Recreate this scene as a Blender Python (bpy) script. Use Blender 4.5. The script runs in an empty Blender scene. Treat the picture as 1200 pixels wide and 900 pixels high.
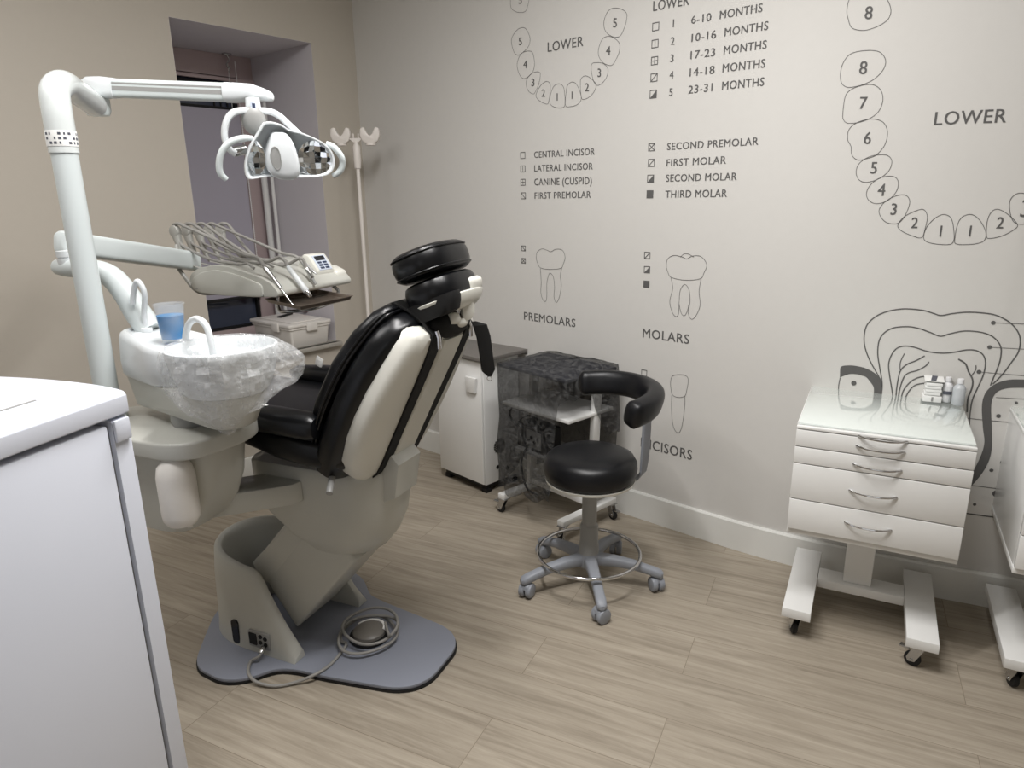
import bpy, bmesh, math, random
from math import sin, cos, pi, radians, atan2, hypot
from mathutils import Vector, Matrix
from mathutils.bvhtree import BVHTree
random.seed(7)
SC = bpy.context.scene
COL = SC.collection
V = Vector
# ------------------------------------------------------------------ camera
H = 1.5
F = 800.0
YAW, PITCH, ROLL = radians(129.61), radians(15.316), radians(0.894)
FW = V((cos(PITCH)*cos(YAW), cos(PITCH)*sin(YAW), -sin(PITCH)))
R0 = V((sin(YAW), -cos(YAW), 0)); D0 = FW.cross(R0)
RT = R0*cos(ROLL) + D0*sin(ROLL); DN = D0*cos(ROLL) - R0*sin(ROLL)
CAM = V((0, 0, H))
cd = bpy.data.cameras.new('camera'); cam = bpy.data.objects.new('camera', cd); COL.objects.link(cam)
cd.sensor_width = 36; cd.lens = F/1200*36; cd.clip_start = 0.02
m = Matrix.Identity(4)
for i in range(3):
    m[i][0] = RT[i]; m[i][1] = -DN[i]; m[i][2] = -FW[i]; m[i][3] = CAM[i]
cam.matrix_world = m
SC.camera = cam
def ray(px, py): return FW + RT*((px-600)/F) + DN*((py-450)/F)
def at_z(px, py, z):
    w = ray(px, py); return CAM + w*((z-H)/w.z)
# chair frame (u towards the headrest, v towards the mural wall)
CO = V((-1.883, 1.207, 0)); CA = radians(15.5)
CU = V((cos(CA), sin(CA), 0)); CN = V((-sin(CA), cos(CA), 0))
def CF(u, v, z): return CO + CU*u + CN*v + V((0, 0, z))
# ------------------------------------------------------------------ materials
def lin(c):
    return tuple(((x/255)/12.92 if x/255 <= .04045 else ((x/255+.055)/1.055)**2.4) for x in c) + (1,)
def mat(name, rgb, rough=.5, metal=0, spec=.5, coat=0, bump=0, bscale=80, var=0, alpha=1, trans=0, ior=1.45, emis=0):
    m = bpy.data.materials.new(name); m.use_nodes = True
    nt = m.node_tree; b = nt.nodes['Principled BSDF']
    b.inputs['Base Color'].default_value = lin(rgb); b.inputs['Roughness'].default_value = rough
    b.inputs['Metallic'].default_value = metal; b.inputs['Specular IOR Level'].default_value = spec
    b.inputs['Coat Weight'].default_value = coat; b.inputs['Coat Roughness'].default_value = .08
    b.inputs['Alpha'].default_value = alpha; b.inputs['Transmission Weight'].default_value = trans; b.inputs['IOR'].default_value = ior
    if emis: b.inputs['Emission Color'].default_value = lin(rgb); b.inputs['Emission Strength'].default_value = emis
    if bump or var:
        tc = nt.nodes.new('ShaderNodeTexCoord'); n = nt.nodes.new('ShaderNodeTexNoise'); n.inputs['Scale'].default_value = bscale
        n.inputs['Detail'].default_value = 4
        nt.links.new(tc.outputs['Object'], n.inputs['Vector'])
        if bump:
            bp = nt.nodes.new('ShaderNodeBump'); bp.inputs['Strength'].default_value = bump; bp.inputs['Distance'].default_value = .01
            nt.links.new(n.outputs['Fac'], bp.inputs['Height']); nt.links.new(bp.outputs['Normal'], b.inputs['Normal'])
        if var:
            hs = nt.nodes.new('ShaderNodeHueSaturation'); mr = nt.nodes.new('ShaderNodeMapRange')
            mr.inputs['To Min'].default_value = 1-var; mr.inputs['To Max'].default_value = 1+var
            hs.inputs['Color'].default_value = lin(rgb)
            nt.links.new(n.outputs['Fac'], mr.inputs['Value']); nt.links.new(mr.outputs['Result'], hs.inputs['Value'])
            nt.links.new(hs.outputs['Color'], b.inputs['Base Color'])
    return m
M = {}
M['wall_a'] = mat('mural_wallpaper', (208, 206, 202), .7, spec=.25, bump=.04, bscale=35, var=.015)
M['wall_b'] = mat('beige_paint', (190, 183, 172), .75, spec=.25, bump=.04, bscale=35, var=.015)
M['niche'] = mat('niche_paint', (208, 204, 208), .7, var=.01, bscale=12)
M['ceil'] = mat('ceiling_paint', (235, 232, 226), .8, var=.01, bscale=10)
M['hidden'] = mat('far_wall_paint', (170, 165, 158), .8, var=.01)
M['ink'] = mat('mural_ink', (92, 91, 90), .7, var=.03, bscale=40)
M['base'] = mat('white_skirting', (226, 226, 222), .4, var=.02, bscale=20)
M['white'] = mat('white_enamel', (232, 232, 230), .28, coat=.3, var=.01, bscale=30)
M['fridge'] = mat('fridge_enamel', (218, 222, 233), .3, coat=.25, bump=.01, bscale=300, var=.01)
M['ivory'] = mat('ivory_plastic', (218, 217, 209), .3, coat=.25, var=.012, bscale=20)
M['greige'] = mat('grey_plastic', (190, 190, 183), .35, coat=.2, var=.015, bscale=20)
M['midgrey'] = mat('mid_grey_plastic', (150, 150, 148), .42, var=.02, bscale=30)
M['stoolgrey'] = mat('stool_grey_plastic', (146, 150, 158), .45, var=.02, bscale=40)
M['lampwhite'] = mat('lamp_white_plastic', (217, 221, 223), .28, coat=.3, var=.01, bscale=30)
M['elbowgrey'] = mat('elbow_gloss_paint', (212, 217, 216), .2, coat=.5, var=.01)
M['polegrey'] = mat('pole_paint', (205, 212, 212), .35, coat=.15, var=.01, bscale=30)
M['plate'] = mat('grey_blue_plate', (136, 140, 152), .5, bump=.02, bscale=400, var=.02)
M['rubber'] = mat('black_rubber', (20, 20, 21), .6, bump=.02, bscale=200)
M['leather'] = mat('black_leather', (11, 12, 15), .30, spec=.45, bump=.012, bscale=220, var=.05)
M['leather2'] = mat('black_leather_stool', (13, 14, 18), .38, spec=.45, bump=.012, bscale=300, var=.05)
M['strap'] = mat('black_webbing', (12, 12, 13), .75, bump=.05, bscale=500)
M['steel'] = mat('brushed_steel', (190, 190, 190), .25, metal=1, var=.04, bscale=60)
M['chrome'] = mat('chrome', (215, 215, 216), .1, metal=1, var=.02, bscale=20)
M['hose'] = mat('grey_hose', (148, 146, 142), .42, var=.03, bscale=60)
M['whip'] = mat('whip_grey', (168, 167, 162), .42, var=.02, bscale=60)
M['dark'] = mat('dark_screen', (22, 24, 32), .15, spec=.6, var=.03)
M['panelblue'] = mat('keypad_film', (200, 208, 222), .3, var=.02)
M['keyblue'] = mat('key_blue', (50, 60, 84), .4, var=.02)
M['traym'] = mat('brown_tray_metal', (120, 108, 98), .3, metal=.7, var=.05, bscale=40)
M['red'] = mat('red_plastic', (150, 44, 36), .4, var=.05)
M['topgrey'] = mat('grey_worktop', (112, 108, 104), .4, var=.06, bscale=60)
M['bin'] = mat('translucent_white_plastic', (226, 222, 216), .4, var=.02)
M['blind'] = mat('lilac_blind', (178, 174, 186), .8, bump=.05, bscale=500, var=.02)
M['winframe'] = mat('window_frame_pink', (190, 172, 172), .4, var=.02)
M['sill'] = mat('sill_greige', (168, 164, 156), .4, var=.03)
M['glassy'] = mat('dark_window_glass', (70, 76, 92), .06, spec=.8, var=.2, bscale=6)
M['ivwhite'] = mat('iv_white', (226, 220, 214), .4, var=.02)
M['glasstop'] = mat('green_white_glass', (226, 233, 229), .03, spec=.8, coat=1, var=.01)
M['paper'] = mat('paper_white', (236, 236, 234), .6, var=.02)
M['bottle'] = mat('bottle_white', (226, 226, 228), .4, var=.02)
M['bottleclear'] = mat('bottle_translucent', (222, 226, 230), .3, trans=.35, var=.02)
M['print'] = mat('grey_print', (84, 86, 96), .5, var=.02)
M['brown'] = mat('pedal_grey_brown', (110, 106, 100), .4, var=.04)
M['reflector'] = mat('mirror_facets', (225, 228, 230), .06, metal=1, bump=.0, var=.25, bscale=50)
M['water'] = mat('blue_mouthwash', (8, 138, 205), .08, trans=.3, ior=1.33, var=.02)
def glass_mix(name, rgb, fac_t, rough=.1, bump=0, bscale=20, gloss=.5, aniso=None):
    m = bpy.data.materials.new(name); m.use_nodes = True; nt = m.node_tree; nt.nodes.clear()
    o = nt.nodes.new('ShaderNodeOutputMaterial'); mx = nt.nodes.new('ShaderNodeMixShader'); t = nt.nodes.new('ShaderNodeBsdfTransparent')
    p = nt.nodes.new('ShaderNodeBsdfPrincipled'); p.inputs['Base Color'].default_value = lin(rgb); p.inputs['Roughness'].default_value = rough
    p.inputs['Specular IOR Level'].default_value = gloss
    tc = nt.nodes.new('ShaderNodeTexCoord'); n = nt.nodes.new('ShaderNodeTexNoise'); n.inputs['Scale'].default_value = bscale; n.inputs['Detail'].default_value = 5
    nt.links.new(tc.outputs['Object'], n.inputs['Vector'])
    mr = nt.nodes.new('ShaderNodeMapRange'); mr.inputs['From Min'].default_value = .3; mr.inputs['From Max'].default_value = .7
    mr.inputs['To Min'].default_value = 1-fac_t-.14; mr.inputs['To Max'].default_value = 1-fac_t+.14
    nt.links.new(n.outputs['Fac'], mr.inputs['Value']); nt.links.new(mr.outputs['Result'], mx.inputs['Fac'])
    if bump:
        bp = nt.nodes.new('ShaderNodeBump'); bp.inputs['Strength'].default_value = bump; bp.inputs['Distance'].default_value = .02
        nt.links.new(n.outputs['Fac'], bp.inputs['Height']); nt.links.new(bp.outputs['Normal'], p.inputs['Normal'])
    nt.links.new(t.outputs[0], mx.inputs[1]); nt.links.new(p.outputs[0], mx.inputs[2]); nt.links.new(mx.outputs[0], o.inputs[0])
    return m
M['bag'] = glass_mix('clear_bag_film', (236, 238, 240), .72, .06, .6, 40, 1.0)
M['cup'] = glass_mix('clear_cup', (215, 222, 228), .85, .04, 0, 10, .8)
M['sheer'] = glass_mix('black_sheer_fabric', (50, 50, 51), .40, .7, .9, 22, .3)
_n = M['sheer'].node_tree; _p = [x for x in _n.nodes if x.type == 'BSDF_PRINCIPLED'][0]; _t = [x for x in _n.nodes if x.type == 'TEX_NOISE'][0]; _c = _n.nodes.new('ShaderNodeValToRGB')
_t.inputs['Distortion'].default_value = 1.6; _c.color_ramp.elements[0].position = .38; _c.color_ramp.elements[0].color = lin((22, 22, 23)); _c.color_ramp.elements[1].position = .66; _c.color_ramp.elements[1].color = lin((86, 86, 86))
_n.links.new(_t.outputs['Fac'], _c.inputs['Fac']); _n.links.new(_c.outputs['Color'], _p.inputs['Base Color'])
# floor planks
def floor_mat():
    m = bpy.data.materials.new('oak_planks'); m.use_nodes = True; nt = m.node_tree; L = nt.links; N = nt.nodes
    b = N['Principled BSDF']; b.inputs['Roughness'].default_value = .48; b.inputs['Specular IOR Level'].default_value = .35
    tc = N.new('ShaderNodeTexCoord'); mp = N.new('ShaderNodeMapping'); mp.inputs['Rotation'].default_value = (0, 0, radians(-14))
    mp.inputs['Location'].default_value = (.33, -.019, 0)
    L.new(tc.outputs['Object'], mp.inputs['Vector'])
    br = N.new('ShaderNodeTexBrick'); br.inputs['Scale'].default_value = 1; br.inputs['Brick Width'].default_value = 1.28; br.inputs['Row Height'].default_value = .2125
    br.inputs['Mortar Size'].default_value = .0011; br.inputs['Mortar Smooth'].default_value = .3; br.offset = .37; br.offset_frequency = 2
    br.inputs['Color1'].default_value = (0, 0, 0, 1); br.inputs['Color2'].default_value = (1, 1, 1, 1); br.inputs['Mortar'].default_value = (.5, .5, .5, 1)
    L.new(mp.outputs[0], br.inputs['Vector'])
    mp2 = N.new('ShaderNodeMapping'); mp2.inputs['Scale'].default_value = (2.2, 42, 1); L.new(mp.outputs[0], mp2.inputs['Vector'])
    # offset the grain per plank
    ad = N.new('ShaderNodeVectorMath'); ad.operation = 'MULTIPLY_ADD'; ad.inputs[1].default_value = (7, 11, 3)
    L.new(br.outputs['Color'], ad.inputs[0]); L.new(mp2.outputs[0], ad.inputs[2])
    n1 = N.new('ShaderNodeTexNoise'); n1.inputs['Scale'].default_value = 1.0; n1.inputs['Detail'].default_value = 9; n1.inputs['Roughness'].default_value = .68; n1.inputs['Distortion'].default_value = .6
    L.new(ad.outputs[0], n1.inputs['Vector'])
    cr = N.new('ShaderNodeValToRGB'); e = cr.color_ramp.elements
    e[0].position = .3; e[0].color = lin((136, 126, 112)); e[1].position = .7; e[1].color = lin((176, 166, 151))
    x = cr.color_ramp.elements.new(.5); x.color = lin((159, 149, 134))
    L.new(n1.outputs['Fac'], cr.inputs['Fac'])
    hs = N.new('ShaderNodeHueSaturation'); mr = N.new('ShaderNodeMapRange'); mr.inputs['To Min'].default_value = .97; mr.inputs['To Max'].default_value = 1.03
    L.new(br.outputs['Color'], mr.inputs['Value']); L.new(mr.outputs[0], hs.inputs['Value']); L.new(cr.outputs[0], hs.inputs['Color'])
    mx = N.new('ShaderNodeMix'); mx.data_type = 'RGBA'; mx.inputs['B'].default_value = lin((112, 100, 84))
    ms = N.new('ShaderNodeMath'); ms.operation = 'MULTIPLY'; ms.inputs[1].default_value = .75
    L.new(br.outputs['Fac'], ms.inputs[0]); L.new(ms.outputs[0], mx.inputs['Factor']); L.new(hs.outputs[0], mx.inputs['A']); L.new(mx.outputs['Result'], b.inputs['Base Color'])
    bp = N.new('ShaderNodeBump'); bp.inputs['Strength'].default_value = .12; bp.inputs['Distance'].default_value = .004
    L.new(n1.outputs['Fac'], bp.inputs['Height']); L.new(bp.outputs[0], b.inputs['Normal'])
    return m
M['floor'] = floor_mat()
# ------------------------------------------------------------------ object helpers
WM = {}
def thing(name, label, cat, loc=(0, 0, 0), yaw=0, group=None):
    o = bpy.data.objects.new(name, None); COL.objects.link(o); o.empty_display_size = .1
    mw = Matrix.Translation(V(loc)) @ Matrix.Rotation(yaw, 4, 'Z'); o.matrix_world = mw; WM[o.name] = mw
    o['label'] = label; o['category'] = cat
    if group: o['group'] = group
    return o
def finish(bm, name, m, smooth, ang=38):
    bmesh.ops.remove_doubles(bm, verts=bm.verts, dist=1e-6)
    bmesh.ops.recalc_face_normals(bm, faces=bm.faces)
    me = bpy.data.meshes.new(name); bm.to_mesh(me); bm.free()
    for x in (m if isinstance(m, (list, tuple)) else [m]): me.materials.append(M[x] if isinstance(x, str) else x)
    if smooth:
        for p in me.polygons: p.use_smooth = True
        me.set_sharp_from_angle(angle=radians(ang))
    return me
def part(name, bm, m, parent, smooth=True, label=None, ang=38):
    mw = WM[parent.name]
    me = finish(bm, name, m, smooth, ang); me.transform(mw.inverted())
    o = bpy.data.objects.new(name, me); COL.objects.link(o); o.parent = parent; WM[o.name] = mw
    if label: o['label'] = label
    return o
def solo(name, bm, m, label=None, cat=None, group=None, kind=None, smooth=True, ang=38):
    me = finish(bm, name, m, smooth, ang)
    xs = [v.co for v in me.vertices]
    c = V(((min(v.x for v in xs)+max(v.x for v in xs))/2, (min(v.y for v in xs)+max(v.y for v in xs))/2, min(v.z for v in xs)))
    if kind == 'structure': c = V((0, 0, 0))
    me.transform(Matrix.Translation(-c)); o = bpy.data.objects.new(name, me); COL.objects.link(o); o.location = c
    WM[o.name] = Matrix.Translation(c)
    if label: o['label'] = label
    if cat: o['category'] = cat
    if group: o['group'] = group
    if kind: o['kind'] = kind
    return o
def dup(root, loc, yaw, label, group=None):
    r = root.copy(); COL.objects.link(r); r.location = loc; r.rotation_euler = (0, 0, yaw); r['label'] = label
    if group: r['group'] = group
    for ch in list(root.children):
        c = ch.copy(); COL.objects.link(c); c.parent = r
        for g in list(ch.children):
            d = g.copy(); COL.objects.link(d); d.parent = c
    return r
# ------------------------------------------------------------------ mesh helpers
NB = bmesh.new
def box(bm, c, s, mtx=None, bev=0, seg=2):
    mm = Matrix.Translation(V(c)) @ Matrix.Diagonal((s[0], s[1], s[2], 1))
    if mtx is not None: mm = mtx @ mm
    r = bmesh.ops.create_cube(bm, size=1, matrix=mm)
    if bev:
        es = list({e for v in r['verts'] for e in v.link_edges})
        bmesh.ops.bevel(bm, geom=es, offset=bev, segments=seg, profile=.5, affect='EDGES', clamp_overlap=True)
    return bm
def frame(o, yaw):  # local -> world
    return Matrix.Translation(V(o)) @ Matrix.Rotation(yaw, 4, 'Z')
CM = frame(CO, CA)
def cr_spline(P, n=8, closed=False):
    P = [V(p) for p in P]; out = []; N = len(P)
    for i in range(N if closed else N-1):
        if closed: a, b, c, d = P[(i-1) % N], P[i], P[(i+1) % N], P[(i+2) % N]
        else:
            b, c = P[i], P[i+1]; a = P[i-1] if i else b*2-c; d = P[i+2] if i+2 < N else c*2-b
        for k in range(n):
            t = k/n
            out.append(.5*((2*b)+(c-a)*t+(2*a-5*b+4*c-d)*t*t+(3*b-a-3*c+d)*t**3))
    if not closed: out.append(P[-1])
    return out
def loft(bm, rings, cap=True, closed=True, loop=False):
    vs = [[bm.verts.new(p) for p in r] for r in rings]; n = len(rings[0]); K = len(vs)
    for i in range(K if loop else K-1):
        A, B = vs[i], vs[(i+1) % K]
        for j in range(n if closed else n-1):
            k = (j+1) % n
            try: bm.faces.new((A[j], A[k], B[k], B[j]))
            except ValueError: pass
    if cap and not loop:
        for r in (vs[0], vs[-1]):
            try: bm.faces.new(r)
            except ValueError: pass
    return vs
def tube(bm, pts, r, seg=10, sm=0, cap=True, closed=False):
    if sm:
        if isinstance(r, (list, tuple)):
            Q = cr_spline([V((*p, q)).to_4d() if False else V(p) for p, q in zip(pts, r)], sm)
            rr = cr_spline([V((q, 0, 0)) for q in r], sm); rr = [max(q.x, .0003) for q in rr]
        else: Q = cr_spline(pts, sm, closed); rr = [r]*len(Q)
    else: Q = [V(p) for p in pts]; rr = list(r) if isinstance(r, (list, tuple)) else [r]*len(Q)
    N = len(Q); rings = []; up = None
    for i in range(N):
        if closed: t = Q[(i+1) % N]-Q[i-1]
        else: t = Q[min(i+1, N-1)]-Q[max(i-1, 0)]
        if t.length < 1e-9: t = V((0, 0, 1))
        t.normalize()
        if up is None:
            up = V((0, 0, 1)) if abs(t.z) < .9 else V((1, 0, 0))
        up = up - t*up.dot(t)
        if up.length < 1e-6: up = t.orthogonal()
        up.normalize(); s = t.cross(up)
        rings.append([Q[i]+(up*cos(2*pi*k/seg)+s*sin(2*pi*k/seg))*rr[i] for k in range(seg)])
    loft(bm, rings, cap, True, closed)
    return bm
def cyl(bm, a, b, r, r2=None, seg=20, bev=0):
    a, b = V(a), V(b); r2 = r if r2 is None else r2
    if bev:
        d = (b-a).normalized()
        tube(bm, [a, a+d*bev*.3, a+d*bev, b-d*bev, b-d*bev*.3, b], [r-bev, r-bev*.3, r, r2, r2-bev*.3, r2-bev], seg)
    else: tube(bm, [a, b], [r, r2], seg)
    return bm
def lathe(bm, prof, c, seg=32, cap=True, ax=None):
    c = V(c)
    if ax is None: X, Y, Z = V((1, 0, 0)), V((0, 1, 0)), V((0, 0, 1))
    else:
        Z = V(ax).normalized(); X = Z.orthogonal().normalized(); Y = Z.cross(X)
    rings = [[c+(X*cos(2*pi*k/seg)+Y*sin(2*pi*k/seg))*max(r, 1e-4)+Z*z for k in range(seg)] for r, z in prof]
    loft(bm, rings, cap); return bm
def se(c, A, B, a, b, n=3, seg=28):
    out = []
    for k in range(seg):
        t = 2*pi*k/seg; x, y = cos(t), sin(t)
        out.append(V(c)+V(A)*(a*math.copysign(abs(x)**(2/n), x))+V(B)*(b*math.copysign(abs(y)**(2/n), y)))
    return out
def ellipsoid(bm, c, A, B, Cc, seg=20, rings=12, n=2):
    c, A, B, Cc = V(c), V(A), V(B), V(Cc); rs = []
    for i in range(rings+1):
        p = -pi/2+pi*i/rings; rr = max(abs(cos(p))**(2/n), .004); zz = math.copysign(abs(sin(p))**(2/n), sin(p))
        rs.append([c+(A*cos(2*pi*k/seg)+B*sin(2*pi*k/seg))*rr+Cc*zz for k in range(seg)])
    loft(bm, rs); return bm
def prism(bm, poly, fn, t0, t1, bev=0, seg=2):
    """poly: 2-D outline; fn(a,b,t) -> world"""
    A = [bm.verts.new(fn(p[0], p[1], t0)) for p in poly]; B = [bm.verts.new(fn(p[0], p[1], t1)) for p in poly]
    fs = [bm.faces.new(A), bm.faces.new(B[::-1])]; n = len(poly)
    for i in range(n): fs.append(bm.faces.new((A[i], B[i], B[(i+1) % n], A[(i+1) % n])))
    if bev:
        es = list({e for f in fs[:2] for e in f.edges})
        bmesh.ops.recalc_face_normals(bm, faces=fs)
        bmesh.ops.bevel(bm, geom=es, offset=bev, segments=seg, profile=.5, affect='EDGES', clamp_overlap=True)
    return bm
def rpoly(P, r, n=5):
    """round the corners of a polygon; r scalar or list"""
    out = []; N = len(P)
    for i in range(N):
        p, a, b = V((*P[i], 0)), V((*P[i-1], 0)), V((*P[(i+1) % N], 0)); q = r[i] if isinstance(r, (list, tuple)) else r
        da, db = (a-p), (b-p); q = min(q, da.length*.49, db.length*.49); s = p+da.normalized()*q; e = p+db.normalized()*q
        for k in range(n+1):
            t = k/n; w = s*(1-t)**2+p*2*t*(1-t)+e*t*t; out.append((w.x, w.y))
    return out
def XYZ(a, b, t): return V((a, b, t))
def uvz(a, b, t): return CF(a, b, t)          # plan outline, extruded in z
def uzv(a, b, t): return CF(a, t, b)          # side outline, extruded across
# ------------------------------------------------------------------ the room
WPTS = [V((x, y, 0)) for x, y in ((-3.45, 2.737), (-2.9, 2.728), (-2.2, 2.717), (-1.6, 2.706), (-1.2, 2.694), (-.95, 2.690), (-.73, 2.706), (-.45, 2.752), (-.2, 2.81), (-.05, 2.852), (.6, 3.02), (1.9, 3.36))]
WL = cr_spline(WPTS, 10)
WS = [0]
for i in range(1, len(WL)): WS.append(WS[-1]+(WL[i]-WL[i-1]).length)
def wall_at(s, z, off=0.0):
    i = 0
    while i < len(WS)-2 and WS[i+1] < s: i += 1
    d = WL[i+1]-WL[i]; t = (s-WS[i])/d.length; p = WL[i]+d*t*1.0; d.normalize()
    if t > 1 or t < 0: p = WL[i]+d*(s-WS[i])
    n = V((d.y, -d.x, 0)); return V((p.x, p.y, z))+n*off
def wall_px(px, py):
    w = ray(px, py)
    for i in range(len(WL)-1):
        a, b = WL[i], WL[i+1]; d = b-a
        den = w.x*d.y-w.y*d.x
        if abs(den) < 1e-9: continue
        t = (a.x*d.y-a.y*d.x)/den; u = (a.x*w.y-a.y*w.x)/den
        if -1e-6 <= u <= 1+1e-6 and t > 0: return WS[i]+u*d.length, H+w.z*t
    return WS[-1]+.3, H
HC = 2.85; XL = -3.39; XR = 1.75; YF = -2.3
bm = NB(); box(bm, (-.9, .5, -.05), (6.4, 6.6, .1)); solo('floor', bm, 'floor', kind='structure', smooth=False)
bm = NB(); box(bm, (-.9, .5, HC+.05), (6.4, 6.6, .1)); solo('ceiling', bm, 'ceil', kind='structure', smooth=False)
bm = NB(); A = [bm.verts.new(p) for p in WL]; B = [bm.verts.new(p+V((0, 0, HC))) for p in WL]
A2 = [bm.verts.new(wall_at(s, 0, -.12)) for s in WS]; B2 = [bm.verts.new(wall_at(s, HC, -.12)) for s in WS]
for i in range(len(WL)-1):
    bm.faces.new((A[i], A[i+1], B[i+1], B[i])); bm.faces.new((A2[i], B2[i], B2[i+1], A2[i+1])); bm.faces.new((B[i], B[i+1], B2[i+1], B2[i])); bm.faces.new((A[i], A2[i], A2[i+1], A[i+1]))
wall_r = solo('wall_right', bm, 'wall_a', kind='structure')
# window wall with its niche
NY0, NY1, NZ0, NZ1, NX = 1.678, 2.442, .655, 2.318, -4.05
bm = NB(); T = .1
box(bm, (XL-T/2, (YF-.1+NY0)/2, HC/2), (T, NY0-YF+.1, HC))
box(bm, (XL-T/2, (NY1+2.76)/2, HC/2), (T, 2.76-NY1, HC))
box(bm, (XL-T/2, (NY0+NY1)/2, NZ0/2), (T, NY1-NY0, NZ0))
box(bm, (XL-T/2, (NY0+NY1)/2, (NZ1+HC)/2), (T, NY1-NY0, HC-NZ1))
solo('wall_left', bm, 'wall_b', kind='structure', smooth=False)
bm = NB(); D = XL-NX
box(bm, (XL-T-(D-T)/2, NY0-.05, (NZ0+NZ1)/2), (D-T, .1, NZ1-NZ0+.2)); box(bm, (XL-T-(D-T)/2, NY1+.05, (NZ0+NZ1)/2), (D-T, .1, NZ1-NZ0+.2))
box(bm, (XL-T-(D-T)/2, (NY0+NY1)/2, NZ1+.05), (D-T, NY1-NY0, .1)); box(bm, (XL-T-(D-T)/2, (NY0+NY1)/2, NZ0-.05), (D-T, NY1-NY0, .1))
for a_, b_ in (((XL-T/2, NY0-.0005, (NZ0+NZ1)/2), (T-.001, .003, NZ1-NZ0)), ((XL-T/2, NY1+.0005, (NZ0+NZ1)/2), (T-.001, .003, NZ1-NZ0)), ((XL-T/2, (NY0+NY1)/2, NZ1+.0005), (T-.001, NY1-NY0, .003))): box(bm, a_, b_)
solo('wall_niche', bm, 'niche', kind='structure', smooth=False)
bm = NB(); box(bm, (-.85, YF-.05, HC/2), (5.3, .1, HC)); solo('wall_front', bm, 'hidden', kind='structure', smooth=False)
bm = NB(); box(bm, (XR+.05, .45, HC/2), (.1, 5.7, HC)); solo('wall_back', bm, 'hidden', kind='structure', smooth=False)
# baseboards
def swept_board(s0, s1, h, t):
    bm = NB(); n = 60; rs = []
    for i in range(n+1):
        s = s0+(s1-s0)*i/n
        rs.append([wall_at(s, 0, .0005), wall_at(s, 0, t), wall_at(s, h-.008, t), wall_at(s, h, t-.005), wall_at(s, h, .0005)])
    loft(bm, rs); return bm
solo('baseboard_right', swept_board(.07, WS[-1]-.2, .135, .014), 'base', kind='structure', ang=25)
bm = NB(); box(bm, (XL+.0075, .2, .0675), (.014, 4.95, .135), bev=.003); solo('baseboard_left', bm, 'base', kind='structure')
# window
w1 = bpy.data.objects.new('window_1', None); COL.objects.link(w1); w1['kind'] = 'structure'; w1.location = (NX, 2.06, NZ0); WM['window_1'] = Matrix.Translation(w1.location)
bm = NB(); fx = NX+.025
for y0, y1, z0, z1 in ((NY0, NY0+.06, NZ0, NZ1), (2.33, NY1, NZ0, NZ1), (NY0, NY1, NZ1-.12, NZ1), (NY0, NY1, NZ0, NZ0+.08)):
    box(bm, (fx+(.0015 if y1-y0 > .5 else 0), (y0+y1)/2, (z0+z1)/2), (.05, y1-y0, z1-z0), bev=.004)
part('window_frame', bm, 'winframe', w1)
bm = NB(); box(bm, (fx+.03, (NY0+NY1)/2, NZ1-.135), (.02, NY1-NY0-.002, .02), bev=.004); part('window_trim', bm, 'winframe', w1)
bm = NB()
for y0, y1, z0, z1 in ((1.74, 2.33, 2.15, 2.165), (1.74, 2.33, NZ0+.08, NZ0+.095), (2.315, 2.33, NZ0+.08, 2.16)): box(bm, (fx, (y0+y1)/2, (z0+z1)/2), (.03, y1-y0, z1-z0))
for k in range(4): box(bm, (fx-.01, 2.2+.04*k, 2.09), (.006, .008, .13))
part('window_gasket', bm, 'rubber', w1, smooth=False, label='black window gasket and outside bars')
bm = NB(); box(bm, (fx-.02, 2.03, (NZ0+2.2)/2), (.006, .62, 2.2-NZ0)); part('window_pane', bm, 'glassy', w1, smooth=False)
bm = NB(); box(bm, ((XL+.04+NX)/2, (NY0+NY1)/2+.004, .668), (XL+.04-NX, NY1-NY0-.002, .026), bev=.006); box(bm, (XL+.02, (NY0+NY1)/2+.005, .668), (.036, NY1-NY0+.03, .026), bev=.006)
solo('window_sill_1', bm, 'sill', kind='structure')
# blind
bl = thing('roller_blind', 'pale lilac roller blind with a black top bar covering the niche window', 'blind', (NX+.07, 2.03, .93))
bm = NB(); box(bm, (NX+.075, 2.025, 1.475), (.004, .58, 1.09)); part('blind_fabric', bm, 'blind', bl, smooth=False)
bm = NB(); box(bm, (NX+.075, 2.025, 2.022), (.016, .6, .014), bev=.003); part('top_bar', bm, 'rubber', bl, label='black top bar')
bm = NB(); box(bm, (NX+.075, 2.025, .925), (.018, .6, .02), bev=.003); part('bottom_bar', bm, 'rubber', bl)
bm = NB(); tube(bm, [(NX+.09, 2.315, 2.28), (NX+.09, 2.318, 1.6), (NX+.09, 2.315, .98)], .0022, 6); tube(bm, [(NX+.09, 2.27, 2.28), (NX+.085, 2.27, 2.03)], .0016, 6)
for k in range(80): ellipsoid(bm, (NX+.09, 2.317, 2.0-.0125*k), (.0042, 0, 0), (0, .0042, 0), (0, 0, .0042), 6, 4)
part('bead_chain', bm, 'paper', bl, label='white bead chain')
bm = NB(); hk = V((NX+.09, 2.27, NZ1)); box(bm, hk+V((0, 0, -.006)), (.03, .045, .012), bev=.002)
tube(bm, [hk+V((0, 0, -.01)), hk+V((0, .012, -.035)), hk+V((0, -.008, -.06)), hk+V((0, .008, -.085)), hk+V((0, 0, -.1))], .004, 8, 5)
solo('ceiling_hook', bm, 'steel', 'small metal hook under the top of the window niche', 'hook')
bm = NB(); cyl(bm, (-3.93, 2.405, .682), (-3.93, 2.405, 2.06), .019, seg=16, bev=.006); cyl(bm, (-3.865, 2.418, .682), (-3.865, 2.418, 2.06), .011, seg=12, bev=.004)  # added rods: the bright reflection along the window frame, put in as white shapes
solo('frame_reflection_rods', bm, 'white', 'pair of white upright rods standing for a bright reflection in the window niche', 'reflection streak')
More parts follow.
